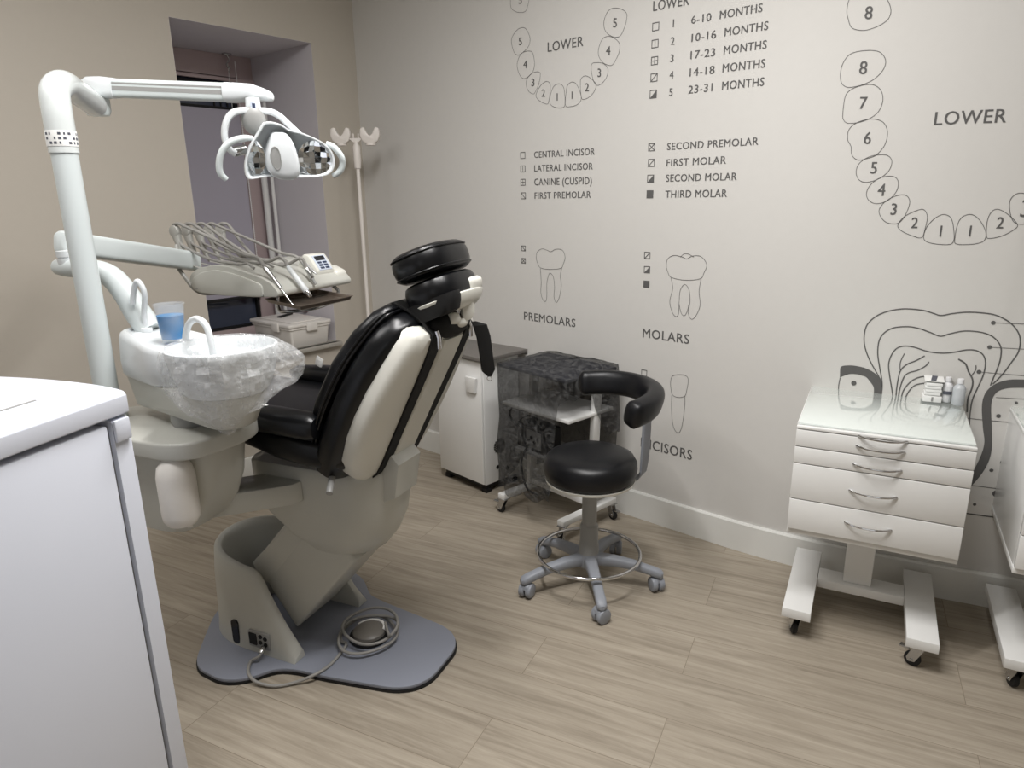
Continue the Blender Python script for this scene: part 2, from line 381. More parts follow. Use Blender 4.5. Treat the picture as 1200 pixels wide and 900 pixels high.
# ------------------------------------------------------------------ mural
def ribbon(bm, S, w, closed=False, off=.0012):
    """S: list of (s,z)"""
    n = len(S); L = []; Rr = []
    for i in range(n):
        a = S[i-1] if (closed or i) else S[i]; b = S[(i+1) % n] if (closed or i < n-1) else S[i]
        dx, dz = b[0]-a[0], b[1]-a[1]; l = hypot(dx, dz) or 1; nx, nz = -dz/l*w/2, dx/l*w/2
        L.append(bm.verts.new(wall_at(S[i][0]+nx, S[i][1]+nz, off))); Rr.append(bm.verts.new(wall_at(S[i][0]-nx, S[i][1]-nz, off)))
    for i in range(n if closed else n-1):
        k = (i+1) % n; bm.faces.new((L[i], L[k], Rr[k], Rr[i]))
def curve_px(bm, P, tr, w, closed=False, n=6):
    S = [V((*wall_px(tr[0]+x*tr[2], tr[1]+y*tr[2]), 0)) for x, y in P]
    Q = cr_spline(S, n, closed); ribbon(bm, [(q.x, q.y) for q in Q], w, closed)
def text_mesh(s):
    c = bpy.data.curves.new('glyphs', 'FONT'); c.body = s; c.size = 1; c.fill_mode = 'FRONT'; c.resolution_u = 3; c.space_character = 1.08
    o = bpy.data.objects.new('glyphs', c); COL.objects.link(o)
    dg = bpy.context.evaluated_depsgraph_get(); me = bpy.data.meshes.new_from_object(o.evaluated_get(dg))
    vs = [(v.co.x, v.co.y) for v in me.vertices]; fs = [list(p.vertices) for p in me.polygons]
    bpy.data.objects.remove(o); bpy.data.curves.remove(c); bpy.data.meshes.remove(me)
    return vs, fs
def text_px(bm, s, p0, p1, hpx, tr=(0, 0, 1)):
    """baseline from p0 to p1, cap height in zoom pixels"""
    vs, fs = text_mesh(s); x0 = min(v[0] for v in vs); x1 = max(v[0] for v in vs); cap = .729 if False else max(v[1] for v in vs)
    if '(' in s: cap = max(v[1] for v in vs)*.95
    X = lambda p: (tr[0]+p[0]*tr[2], tr[1]+p[1]*tr[2])
    a = X(p0); b = X(p1); s0, z0 = wall_px(*a); s1, z1 = wall_px(*b); mx = ((p0[0]+p1[0])/2, (p0[1]+p1[1])/2)
    q0 = wall_px(*X(mx)); q1 = wall_px(*X((mx[0], mx[1]-hpx))); hz = q1[1]-q0[1]
    for sh in (-.0007, .0007):      # drawn twice a hair apart for the printed stroke weight
        B = []
        for x, y in vs:
            t = (x-x0)/(x1-x0); B.append(bm.verts.new(wall_at(s0+(s1-s0)*t+sh, z0+(z1-z0)*t+y/cap*hz, .0013+sh*.1)))
        for f in fs:
            try: bm.faces.new([B[i] for i in f])
            except ValueError: pass
def num_px(bm, s, c, h, tr):
    vs, _ = text_mesh(s); w = h*(max(v[0] for v in vs)-min(v[0] for v in vs))/max(v[1] for v in vs)*(.92 if tr[0] > 900 else .74)
    text_px(bm, s, (c[0]-w/2, c[1]+h/2), (c[0]+w/2, c[1]+h/2), h, tr)
def sq_px(bm, c, w, h, kind, tr):
    s, z = wall_px(tr[0]+c[0]*tr[2], tr[1]+c[1]*tr[2]); s2, _ = wall_px(tr[0]+(c[0]+w/2)*tr[2], tr[1]+c[1]*tr[2]); _, z2 = wall_px(tr[0]+c[0]*tr[2], tr[1]+(c[1]-h/2)*tr[2])
    a = z2-z; t = .0032
    P = [(s-a, z-a), (s+a, z-a), (s+a, z+a), (s-a, z+a)]
    for i in range(4):
        p, q = P[i], P[(i+1) % 4]; d = (q[0]-p[0], q[1]-p[1]); l = hypot(*d); e = t/2/l
        ribbon(bm, [(p[0]-d[0]*e, p[1]-d[1]*e), (q[0]+d[0]*e, q[1]+d[1]*e)], t)
    if kind in (1, 2): ribbon(bm, [(s, z-a), (s, z+a)], t*.8)
    if kind == 2: ribbon(bm, [(s-a, z), (s+a, z)], t*.8)
    if kind in (3, 5): ribbon(bm, [P[0], P[2]], t)
    if kind in (5, 7): ribbon(bm, [P[3], P[1]], t)
    if kind == 4: bm.faces.new([bm.verts.new(wall_at(*p, .0014)) for p in (P[0], P[1], P[2])])
    if kind == 6: bm.faces.new([bm.verts.new(wall_at(*p, .0014)) for p in P])
def dot_px(bm, c, r, tr):
    s, z = wall_px(tr[0]+c[0]*tr[2], tr[1]+c[1]*tr[2]); _, z2 = wall_px(tr[0]+c[0]*tr[2], tr[1]+(c[1]-r)*tr[2]); a = z2-z
    bm.faces.new([bm.verts.new(wall_at(s+a*cos(2*pi*k/16), z+a*sin(2*pi*k/16), .0014)) for k in range(16)])
tx = NB(); ol = NB(); bd = NB()
T1 = (590, 0, .14444)
LW = .0018
for P in ([(60, -20), (62, 60), (95, 92), (140, 102), (180, 90), (200, 40), (208, -10), (190, -60), (130, -90), (80, -60)],
    [(65, 330), (75, 295), (105, 250), (145, 225), (180, 232), (208, 280), (217, 325), (205, 375), (165, 420), (125, 447), (95, 435), (75, 390)],
    [(112, 520), (125, 470), (150, 432), (195, 415), (235, 425), (250, 480), (252, 530), (240, 580), (205, 620), (170, 637), (140, 620), (118, 570)],
    [(185, 670), (195, 635), (225, 600), (265, 583), (297, 590), (298, 630), (285, 690), (265, 735), (245, 762), (210, 745), (190, 710)],
    [(265, 770), (280, 730), (310, 685), (350, 661), (378, 680), (380, 740), (372, 800), (360, 842), (330, 838), (290, 815), (268, 790)],
    [(377, 800), (388, 750), (410, 700), (450, 680), (485, 700), (498, 760), (500, 840), (490, 868), (445, 876), (400, 862), (380, 840)],
    [(502, 830), (508, 760), (520, 695), (555, 666), (590, 680), (620, 740), (632, 800), (615, 835), (580, 858), (520, 867), (505, 855)],
    [(625, 680), (630, 640), (660, 616), (695, 625), (735, 660), (753, 695), (735, 745), (700, 785), (660, 806), (637, 800), (628, 750)],
    [(712, 550), (722, 515), (760, 508), (810, 515), (845, 550), (848, 590), (830, 640), (795, 680), (760, 692), (735, 665), (720, 610)],
    [(770, 420), (780, 370), (805, 315), (850, 295), (900, 310), (943, 355), (940, 420), (920, 470), (890, 522), (860, 531), (810, 510), (778, 465)],
    [(815, 200), (825, 140), (855, 85), (900, 65), (960, 75), (1000, 110), (998, 170), (980, 230), (950, 290), (915, 302), (870, 290), (830, 255)]):
    curve_px(ol, P, T1, LW, True)
for s, c, h in (('5', (137, 0), 62), ('5', (138, 335), 60), ('4', (178, 522), 60), ('3', (240, 668), 62), ('2', (325, 755), 60), ('1', (437, 787), 60), ('1', (557, 773), 60), ('2', (678, 708), 66), ('3', (778, 590), 68), ('4', (850, 410), 72), ('5', (905, 185), 74)):
    num_px(tx, s, c, h, T1)
text_px(tx, 'LOWER', (360, 422), (648, 373), 80, T1)
T2 = (940, 0, 1/3)
for P in ([(157, 40), (165, 0), (185, -25), (250, -30), (295, -5), (312, 35), (300, 70), (260, 95), (215, 107), (175, 98), (163, 70)],
    [(135, 255), (145, 220), (170, 190), (220, 178), (270, 182), (293, 210), (285, 245), (250, 280), (205, 300), (160, 307), (138, 290)],
    [(143, 400), (150, 345), (165, 320), (200, 303), (245, 297), (275, 315), (284, 350), (270, 390), (240, 415), (200, 430), (160, 433), (145, 420)],
    [(160, 490), (165, 455), (195, 430), (245, 418), (285, 430), (300, 465), (290, 510), (260, 545), (225, 558), (195, 562), (175, 545), (172, 515)],
    [(190, 600), (205, 570), (245, 548), (295, 545), (315, 565), (305, 600), (270, 628), (225, 641), (198, 630)],
    [(226, 680), (240, 650), (275, 625), (320, 620), (338, 640), (330, 675), (300, 705), (262, 716), (235, 705)],
    [(270, 745), (285, 715), (320, 692), (360, 685), (378, 705), (370, 740), (350, 775), (325, 787), (290, 778)],
    [(336, 793), (355, 765), (390, 745), (425, 736), (440, 760), (433, 800), (420, 835), (385, 828), (350, 812)],
    [(427, 830), (440, 795), (470, 765), (500, 754), (525, 770), (534, 820), (530, 852), (510, 860), (465, 857), (435, 848)],
    [(536, 845), (543, 800), (560, 765), (595, 754), (625, 775), (645, 815), (640, 845), (610, 857), (565, 860), (541, 857)],
    [(648, 830), (650, 780), (665, 745), (690, 736), (725, 755), (757, 790), (740, 810), (700, 830), (660, 838)],
):
    curve_px(ol, P, T2, LW, True)
S_C = wall_px(1118.4, 268)[0]        # the arch is mirror symmetric on the wall
for P in ([(135, 255), (145, 220), (170, 190), (220, 178), (270, 182), (293, 210), (285, 245), (250, 280), (205, 300), (160, 307), (138, 290)],
    [(143, 400), (150, 345), (165, 320), (200, 303), (245, 297), (275, 315), (284, 350), (270, 390), (240, 415), (200, 430), (160, 433), (145, 420)],
    [(160, 490), (165, 455), (195, 430), (245, 418), (285, 430), (300, 465), (290, 510), (260, 545), (225, 558), (195, 562), (175, 545), (172, 515)],
    [(190, 600), (205, 570), (245, 548), (295, 545), (315, 565), (305, 600), (270, 628), (225, 641), (198, 630)],
    [(226, 680), (240, 650), (275, 625), (320, 620), (338, 640), (330, 675), (300, 705), (262, 716), (235, 705)],
    [(270, 745), (285, 715), (320, 692), (360, 685), (378, 705), (370, 740), (350, 775), (325, 787), (290, 778)]):
    Q = [wall_px(940+x/3, y/3) for x, y in P]; ribbon(ol, [(2*S_C-q.x, q.y) for q in cr_spline([V((*q, 0)) for q in Q], 6, True)], LW, True)
for s, c, h in (('8', (213, 238), 45), ('7', (213, 362), 42), ('6', (228, 485), 42), ('5', (250, 590), 40), ('4', (277, 667), 42), ('3', (320, 735), 40)):
    s0, z0 = wall_px(940+c[0]/3, c[1]/3); vs, fs = text_mesh(s); hh = .027; w_ = max(v[0] for v in vs)+min(v[0] for v in vs); k = 2*hh/max(v[1] for v in vs)
    B = [tx.verts.new(wall_at(2*S_C-s0+(x-w_/2)*k, z0-hh+y*k, .0013)) for x, y in vs]
    for f in fs: tx.faces.new([B[i] for i in f])
for s, c, h in (('8', (232, 45), 45), ('8', (213, 238), 45), ('7', (213, 362), 42), ('6', (228, 485), 42), ('5', (250, 590), 40), ('4', (277, 667), 42), ('3', (320, 735), 40), ('2', (393, 783), 38), ('1', (485, 812), 38), ('1', (588, 812), 38), ('2', (693, 783), 40)):
    num_px(tx, s, c, h, T2)
text_px(tx, 'LOWER', (463, 440), (715, 430), 47, T2)
T3 = (740, 0, .15)
text_px(tx, 'LOWER', (170, 88), (450, 38), 80, T3)
for k, (c, n, a, b) in enumerate((((190, 208), (328, 212), ('6-10', (468, 187), (622, 163)), ((690, 150), (1022, 92))), ((185, 342), (322, 350), ('10-16', (470, 328), (660, 298)), ((728, 285), (1067, 232))),
    ((181, 475), (317, 485), ('17-23', (462, 463), (652, 438)), ((722, 425), (1055, 380))), ((177, 606), (313, 616), ('14-18', (455, 598), (648, 575)), ((712, 565), (1043, 527))), ((171, 736), (308, 750), ('23-31', (445, 733), (632, 712)), ((708, 703), (1035, 670))))):
    sq_px(tx, c, 48, 60, k, T3); num_px(tx, str(k+1), (n[0], n[1]-30), 60, T3)
    text_px(tx, a[0], a[1], a[2], 63, T3); text_px(tx, 'MONTHS', b[0], b[1], 66, T3)
T4 = (740, 150, .15)
for k, c, t, a, b in ((5, (158, 150), 'SECOND PREMOLAR', (280, 173), (990, 132)), (3, (156, 273), 'FIRST MOLAR', (275, 300), (738, 278)), (4, (150, 396), 'SECOND MOLAR', (270, 420), (822, 407)), (6, (145, 518), 'THIRD MOLAR', (265, 545), (745, 538))):
    sq_px(tx, c, 46, 56, k, T4); text_px(tx, t, a, b, 58, T4)
T5 = (590, 160, .11667)
for k, c, t, a, b in ((0, (195, 190), 'CENTRAL INCISOR', (310, 215), (917, 182)), (1, (196, 325), 'LATERAL INCISOR', (312, 352), (898, 330)), (2, (197, 460), 'CANINE (CUSPID)', (312, 490), (888, 478)), (7, (200, 595), 'FIRST PREMOLAR', (315, 625), (877, 615))):
    sq_px(tx, c, 44, 60, k, T5); text_px(tx, t, a, b, 66, T5)
T6 = (560, 260, 1/3)
for P in ([(206, 130), (208, 108), (225, 95), (245, 100), (257, 105), (275, 96), (298, 100), (307, 125), (300, 150), (292, 163), (255, 167), (222, 162), (212, 148)],
    [(663, 155), (668, 130), (690, 118), (720, 124), (735, 130), (755, 120), (785, 122), (805, 150), (795, 180), (782, 200), (730, 205), (680, 195), (668, 175)],
    [(678, 560), (685, 542), (705, 537), (730, 540), (740, 555), (735, 590), (728, 612), (705, 617), (685, 608), (679, 585)]): curve_px(ol, P, T6, .002, True)
for P in ([(220, 163), (223, 210), (222, 250), (230, 275), (240, 278), (243, 255), (243, 215), (250, 185), (257, 181), (266, 195), (270, 230), (268, 262), (275, 283), (285, 270), (294, 225), (290, 190), (296, 162)],
    [(680, 196), (685, 235), (675, 280), (685, 320), (698, 333), (706, 320), (708, 280), (712, 240), (728, 220), (743, 240), (746, 280), (740, 315), (745, 335), (755, 342), (770, 325), (782, 290), (778, 245), (785, 200)],
    [(712, 124), (725, 113), (740, 113), (760, 124)], [(708, 290), (715, 320), (725, 330), (735, 318), (742, 290)],
    [(682, 610), (681, 650), (684, 700), (692, 730), (705, 742), (716, 725), (724, 680), (728, 640), (728, 612)]): curve_px(ol, P, T6, .002)
for k, c, w in ((7, (161, 93), 17), (5, (161, 137), 17), (2, (168, 455), 16), (3, (596, 118), 22), (4, (595, 168), 22), (6, (593, 219), 22), (0, (585, 531), 20)): sq_px(tx, c, w, w, k, T6)
text_px(tx, 'PREMOLARS', (163, 343), (343, 370), 28, T6); text_px(tx, 'MOLARS', (580, 405), (742, 429), 32, T6); text_px(tx, 'INCISORS', (573, 790), (752, 837), 34, T6)
T7 = (980, 340, .18333)
for P, w in (([(292, 620), (285, 580), (265, 540), (215, 450), (185, 370), (178, 300), (195, 225), (250, 170), (320, 138), (400, 122), (470, 120), (560, 130), (620, 148), (670, 162), (740, 150), (830, 141), (930, 145), (1020, 160), (1100, 200), (1150, 250), (1175, 310), (1165, 390), (1120, 460), (1060, 540), (1000, 600)], .004),
    ([(292, 640), (292, 580), (275, 480), (265, 400), (275, 320), (310, 270), (370, 240), (460, 233), (530, 245), (600, 270), (665, 294), (720, 280), (800, 263), (870, 262), (950, 275), (1010, 305), (1050, 360), (1050, 430), (1030, 500), (1000, 570), (985, 610)], .004),
    ([(365, 700), (355, 632), (340, 540), (335, 470), (355, 410), (390, 370), (440, 357), (500, 365), (560, 385), (620, 398), (690, 402), (760, 395), (830, 382), (890, 385), (935, 410), (953, 460), (940, 540), (900, 630), (870, 700), (856, 780), (850, 860)], .004),
    ([(380, 700), (385, 635), (395, 570), (410, 515), (450, 475), (510, 450), (565, 420)], .004), ([(408, 510), (410, 460), (435, 405)], .003),
    ([(395, 700), (405, 635), (430, 560), (460, 530), (520, 512), (570, 485), (592, 458)], .004), ([(415, 690), (430, 640), (470, 590), (520, 560), (585, 550), (650, 560)], .004), ([(440, 690), (465, 645), (500, 610), (555, 596), (620, 600)], .004),
    ([(780, 440), (825, 470), (845, 520), (870, 570), (868, 620), (845, 680), (838, 720), (836, 780)], .005), ([(865, 545), (890, 510), (893, 480)], .003), ([(25, 560), (16, 605), (14, 640)], .003)): curve_px(ol, P, T7, w)
for x, y, x2, y2 in ((1003, 208, 1420, 226), (980, 364, 1420, 390), (912, 522, 1420, 566), (1020, 685, 1420, 710)): curve_px(ol, [(x, y), ((x+x2)/2, (y+y2)/2), (x2, y2)], T7, .0016)
for x, y, r in ((1003, 208, 13), (980, 364, 13), (912, 522, 13), (1150, 720, 9), (112, 594, 15)): dot_px(ol, (x, y), r, T7)
T8 = (1100, 400, 1/3)
for P, w in (([(60, 266), (200, 280), (420, 302)], .0022), ([(60, 498), (225, 520), (420, 542)], .0022), ([(0, 588), (88, 603), (225, 622), (420, 650)], .005)): curve_px(ol, P, T8, w)
for x, y, r in ((210, 262, 7), (225, 426, 8), (185, 453, 6), (202, 535, 11), (126, 573, 5), (330, 440, 7)): dot_px(ol, (x, y), r, T8)
def poly_px(bm, outer, inner, tr):
    a = cr_spline([V((*wall_px(tr[0]+x*tr[2], tr[1]+y*tr[2]), 0)) for x, y in outer], 6); b = cr_spline([V((*wall_px(tr[0]+x*tr[2], tr[1]+y*tr[2]), 0)) for x, y in inner], 6)
    A = [bm.verts.new(wall_at(p.x, p.y, .001)) for p in a]; B = [bm.verts.new(wall_at(p.x, p.y, .001)) for p in b]
    for i in range(len(A)-1): bm.faces.new((A[i], A[i+1], B[i+1], B[i]))
poly_px(bd, [(24, 530), (30, 490), (80, 481), (130, 485), (190, 500), (245, 530), (285, 575), (295, 628), (290, 700)], [(25, 560), (28, 556), (80, 537), (130, 537), (160, 545), (190, 555), (220, 590), (240, 628), (235, 700)], T7)
poly_px(bd, [(420, 140), (300, 134), (240, 136), (195, 152), (165, 180), (152, 225), (155, 300), (160, 360), (140, 420), (103, 480), (40, 540)], [(420, 166), (300, 163), (240, 165), (205, 178), (188, 205), (184, 245), (187, 310), (186, 380), (172, 430), (140, 480), (75, 550)], T8)
part('mural_lettering', tx, 'ink', wall_r, smooth=False, label='dark grey lettering and legend squares')
part('mural_tooth_outlines', ol, 'ink', wall_r, smooth=False, label='thin dark outlines of teeth')
part('mural_gum_bands', bd, 'ink', wall_r, smooth=False, label='thick grey curved bands')
# ------------------------------------------------------------------ casters
def caster(parent, p, yaw, r=.026, w=.02, top=.075, brake=True, forkmat='steel', wheelmat='rubber', name='caster'):
    """single swivel caster, p = floor point under the stem"""
    T = frame(p, yaw); off = .018
    bm = NB(); box(bm, (0, 0, top-.003), (.05, .045, .005), T, .002)
    for s in (-1, 1):
        prism(bm, [(-.018, top-.006), (.016, top-.006), (.034, r+.004), (.028, r-.008), (.008, r-.004)], lambda a, b, t: T @ V((a, t, b)), s*(w/2+.002), s*(w/2+.0045))
    box(bm, (0, 0, top-.008), (.034, w+.009, .006), T, .002)
    cyl(bm, T @ V((off, -w/2-.007, r)), T @ V((off, w/2+.007, r)), .005, seg=10)
    c = part(name, bm, forkmat, parent)
    bm = NB(); cyl(bm, T @ V((off, -w/2, r)), T @ V((off, w/2, r)), r, seg=22, bev=.004); part('wheel', bm, wheelmat, c)
    if brake:
        bm = NB(); box(bm, (.045, 0, top-.028), (.03, .02, .006), T @ Matrix.Translation(V((0, 0, 0))), .002); part('brake_pedal', bm, 'steel', c)
    return c
# ------------------------------------------------------------------ drawer carts
CY = radians(11.6)
def cart(name, label, loc):
    """local x along the front, y to the back; loc = front left foot corner on the floor"""
    t = thing(name, label, 'drawer cart', loc, CY, 'white drawer carts'); T = frame(loc, CY)
    f = lambda a, b, c: T @ V((a, b, c))
    x0, x1, y0, y1 = -.015, .482, .05, .545
    zs = [.775, .754, .694, .637, .525, .424, .40]
    bm = NB(); box(bm, ((x0+x1)/2, (y0+y1)/2+.011, (.39+.757)/2), (x1-x0-.004, y1-y0-.02, .757-.39), T, .004)
    body = part('cabinet_body', bm, 'white', t)
    bm = NB(); box(bm, ((x0+x1)/2, (y0+y1)/2+.008, .7635), (x1-x0, y1-y0-.016, .012), T, .003); part('top_panel', bm, 'white', t)
    bm = NB(); box(bm, ((x0+x1)/2, (y0+y1)/2, .7718), (x1-x0-.008, y1-y0-.008, .0065), T, .0015); part('glass_top', bm, 'glasstop', t, label='glossy pale green glass top')
    bm = NB(); box(bm, ((x0+x1)/2, (y0+y1)/2, .390), (x1-x0, y1-y0, .02), T, .003); part('bottom_panel', bm, 'white', t)
    bm = NB(); box(bm, ((x0+x1)/2, y0+.0078, .58), (x1-x0-.006, .004, .35), T); part('gap_shade_panel', bm, 'print', t)  # dark sheet added behind the drawers, putting gap shade into colour
    g = .0022; hz = [.738, .709, .668, .609, .502]; hw = .145
    segs = [(.752, .735, .738)] if False else []
    fr = [(.6955+g, .7525, .735), (.640+g, .6955, .686), (.5275+g, .640, .627), (.418, .5275, .520)]
    g = .003; fr = [(.7585, .7685), (.699, .7585-g), (.641, .699-g), (.514, .641-g), (.403, .514-g)]
    for k, (a, b) in enumerate(fr):
        bm = NB(); box(bm, ((x0+x1)/2, y0-.004, (a+b)/2), (x1-x0-.003, .02, b-a), T, .0022); d = part('drawer', bm, 'white', t)
        z = (.7615, .727, .665, .575, .462)[k]; xc = (x0+x1)/2+(.0, -.002, -.004, -.006, -.008)[k]
        bm = NB(); pts = []
        for i in range(13):
            q = i/12; pts.append(f(xc-.066+.132*q, y0-.014-.020*(1-abs(2*q-1)**3), z-.003*(1-(2*q-1)**2)))
        tube(bm, [f(xc-.066, y0-.0125, z)]+pts+[f(xc+.066, y0-.0125, z)], [.0045]*2+[.0034]*11+[.0045]*2, 8)
        part('handle', bm, 'chrome', d, label='curved chrome handle')
    for s, xa in ((0, .0), (1, .375)):
        bm = NB(); prism(bm, [(xa, 0), (xa+.092, 0), (xa+.092, .47), (xa, .47)], lambda a, b, c: f(a, b, c), .085, .12, .003)
        part('foot_beam', bm, 'white', t)
    bm = NB(); box(bm, (.234, .30, .1), (.282, .09, .034), T, .003); part('cross_beam', bm, 'white', t)
    bm = NB(); box(bm, (.222, .30, .26), (.092, .05, .285), T, .003); part('column', bm, 'white', t)
    for x, y, a in ((.046, .035, 200), (.421, .035, 250), (.046, .43, 100), (.421, .43, 80)): caster(t, f(x, y, 0), CY+radians(a-90), r=.025, w=.018, top=.086)
    return t
c0 = at_z(916.5, 711.4, .12); c0.z = 0
k1 = cart('drawer_cart', 'white four wheeled drawer cart with glass top carrying a box and bottles', c0)
c1 = c0+V((.621, .145, 0))
k2 = dup(k1, c1, CY, 'second white drawer cart mostly cut off by the right edge of the photo')
# things on the cart
KM = frame(c0, CY)
bx = KM @ V((.385, .488, .7755)); T = frame(bx, CY+radians(2)); T0 = T
t = thing('dispenser_box', 'small white cardboard dispenser box stacked with packs on the glass cart top', 'box', bx, CY)
bm = NB(); box(bm, (0, .022, .011), (.058, .052, .022), T, .0015); box(bm, (0, .046, .045), (.058, .004, .07), T); part('carton', bm, 'paper', t)
bm = NB(); prism(bm, [(-.030, -.006), (.030, -.006), (.030, .052), (-.030, .052)], lambda a, b, c: T @ V((a, b, c+.008*(b/.05))), .0755, .0785, .0008); part('lid_flap', bm, 'paper', t)
bm = NB(); prism(bm, [(-.012, -.004), (.004, -.004), (.014, .05), (-.004, .05)], lambda a, b, c: T @ V((a, b, c+.008*(b/.05))), .0786, .0792); part('printed_stripe', bm, 'print', t, label='dark stripe printed on the flap')
for k in range(4):
    bm = NB(); box(bm, (.002*(k % 2)-.001, .02-.001*k, .0292+.0115*k), (.05, .044, .0105), T, .002); part('pack', bm, 'paper', t)
bm = NB(); box(bm, (0, -.0045, .011), (.006, .001, .016), T); part('tab_mark', bm, 'midgrey', t)
def bottle(name, label, px, py, r, h, m):
    p = KM @ V((px, py, .7755))
    t = thing(name, label, 'bottle', p, 0, 'small bottles on the drawer cart')
    bm = NB(); lathe(bm, [(.3*r, 0), (r-.003, 0), (r, .004), (r, h*.62), (r*.94, h*.68), (r*.6, h*.76), (r*.42, h*.79), (r*.42, h*.83), (.1*r, h*.83)], p, 24); part('bottle_body', bm, m, t)
    bm = NB(); lathe(bm, [(.1*r, h*.815), (r*.52, h*.815), (r*.54, h*.9), (r*.5, h*.985), (r*.42, h), (.05*r, h)], p, 20); part('cap', bm, 'bottle', t)
    return t, p
t, p = bottle('small_bottle', 'small white bottle with a dark printed label behind the box on the cart', (.429), .515, .0175, .09, 'bottle')
d = (CAM-p).to_2d().normalized().to_3d(); a0 = atan2(d.y, d.x)+.1
bm = NB(); loft(bm, [[p+V((cos(a0-.7+1.4*k/8)*.0203, sin(a0-.7+1.4*k/8)*.0203, z)) for k in range(9)] for z in (.03, .042)], cap=False, closed=False); part('printed_label', bm, 'print', t, label='dark printed label')
bottle('small_bottle', 'small translucent bottle with white cap nearest the right end of the cart top', (.462), .487, .0195, .094, 'bottleclear')
# ------------------------------------------------------------------ stool
Z3_ = V((0, 0, 1)); SO = V((-1.33, 2.07, 0)); SF = V((SO.x, SO.y, 0)).normalized(); SR = V((SF.y, -SF.x, 0))
def SP(r, f, z): return SO+SR*r+SF*f+V((0, 0, z))
st = thing('dental_stool', 'black round dental stool with wrap armrest and grey five star base', 'stool', SO)
bm = NB(); lathe(bm, [(.02, .452), (.15, .452), (.168, .459), (.176, .473), (.180, .497), (.177, .522), (.166, .541), (.142, .553), (.08, .558), (.01, .559)], SO, 48); part('seat', bm, 'leather2', st, label='black padded round seat')
bm = NB(); lathe(bm, [(.02, .432), (.14, .434), (.171, .445), (.173, .454), (.02, .454)], SO, 40); part('seat_pan', bm, 'ivory', st, label='pale seat pan')
bm = NB(); lathe(bm, [(.02, .075), (.039, .075), (.039, .17), (.036, .175), (.036, .25), (.034, .255), (.029, .26), (.029, .415), (.05, .425), (.06, .434), (.01, .434)], SO, 24); part('gas_column', bm, 'midgrey', st)
bm = NB(); lathe(bm, [(.02, .085), (.046, .085), (.05, .1), (.046, .125), (.036, .14), (.02, .14)], SO, 24); part('hub', bm, 'stoolgrey', st)
for k in range(5):
    a = radians(-119+72*k); d = V((cos(a), sin(a), 0)); s = V((-sin(a), cos(a), 0)); up = V((0, 0, 1))
    bm = NB(); rs = []
    for q, z, w, hh in ((.03, .108, .026, .024), (.10, .108, .023, .021), (.18, .099, .02, .018), (.235, .085, .019, .017), (.262, .078, .02, .018), (.285, .072, .019, .014), (.293, .069, .010, .008)):
        rs.append(se(SO+d*q+up*z, s, up, w, hh, 3.2, 16))
    loft(bm, rs); leg = part('leg', bm, 'stoolgrey', st)
    p = SO+d*.268; b = a+radians((40, -60, 120, 20, -100)[k]); T = frame(p, b)
    bm = NB(); cyl(bm, p+V((0, 0, .04)), p+V((0, 0, .07)), .011, seg=12)
    prism(bm, rpoly([(-.020, .036), (-.016, .054), (.004, .062), (.022, .054), (.026, .036)], .006), lambda x, y, t: T @ V((x, t, y)), -.017, .017, .003)
    cs = part('caster', bm, 'stoolgrey', st)
    bm = NB()
    for q in (-1, 1): cyl(bm, T @ V((0, q*.003, .0295)), T @ V((0, q*.026, .0295)), .0292, seg=24, bev=.006)
    part('wheel', bm, 'stoolgrey', cs)
bm = NB(); tube(bm, [SO+V((.202*cos(2*pi*k/48), .202*sin(2*pi*k/48), .132)) for k in range(48)], .0068, 10, closed=True); part('foot_ring', bm, 'chrome', st, label='chrome foot ring')
# armrest: arc round the right-hand side
bm = NB(); rs = []
NA = 30
for i in range(-2, NA+3):
    q = min(max(i/NA, 0), 1); a = radians(99-147*q); R_ = .214+.018*sin(pi*q); z = .772-.012*q+.012*sin(pi*q)
    c = SP(R_*cos(a), R_*sin(a), z); rad = SR*cos(a)+SF*sin(a); tn = SR*sin(a)-SF*cos(a)
    e = -i if i < 0 else (i-NA if i > NA else 0); c = c+tn*((-1 if i < 0 else 1)*e*.009); k = (1, .86, .45)[e]
    tl = (rad*.96+V((0, 0, -.25))).normalized(); upv = V((0, 0, 1))*.97+rad*.25
    rs.append(se(c, tl, upv.normalized(), .036*k, .049*k, 3.0, 24))
loft(bm, rs); part('armrest', bm, 'leather2', st, label='black padded wrap around armrest')
bm = NB(); rs = []
for x, f, z, ta in ((.06, .03, .436, 0), (.14, .04, .435, 0), (.186, .05, .438, .35), (.205, .055, .462, 1.2), (.21, .06, .52, 1.57), (.213, .065, .62, 1.57), (.215, .07, .745, 1.57)):
    W3 = (SR*.72+SF*.69)*sin(ta)+SF*cos(ta); T3_ = (SF*.72-SR*.69)*sin(ta)+Z3_*cos(ta)
    rs.append(se(SP(x, f, z), W3.normalized(), T3_.normalized(), .021, .007, 5, 16))
loft(bm, rs); part('armrest_post', bm, 'stoolgrey', st, label='flat grey armrest post')
# ------------------------------------------------------------------ trolley with a sheer cover
TY = radians(-8); TO = V((-1.78, 2.476, 0)); TM = frame(TO, TY)
tr = thing('equipment_trolley', 'white two beam trolley under a sheer black cover behind the stool', 'trolley', TO, TY)
for s in (-1, 1):
    bm = NB(); box(bm, (s*.2, -.0, .092), (.04, .37, .026), TM, .003); part('foot_beam', bm, 'white', tr)
    bm = NB(); prism(bm, [(-.02, .10), (.02, .10), (.0-.05, .735), (-.09, .735)] if False else [(.0, .104), (.045, .104), (.075, .74), (.03, .74)], lambda a, b, t: TM @ V((t, a, b)), s*.2-.012, s*.2+.012, .002); part('post', bm, 'white', tr)
    for y in (-.165, .165): caster(tr, TM @ V((s*.2, y, 0)), TY+radians(-90+50*s+y*200), r=.023, w=.018, top=.08)
bm = NB(); box(bm, (0, .02, .125), (.36, .03, .03), TM, .003); part('cross_beam', bm, 'white', tr)
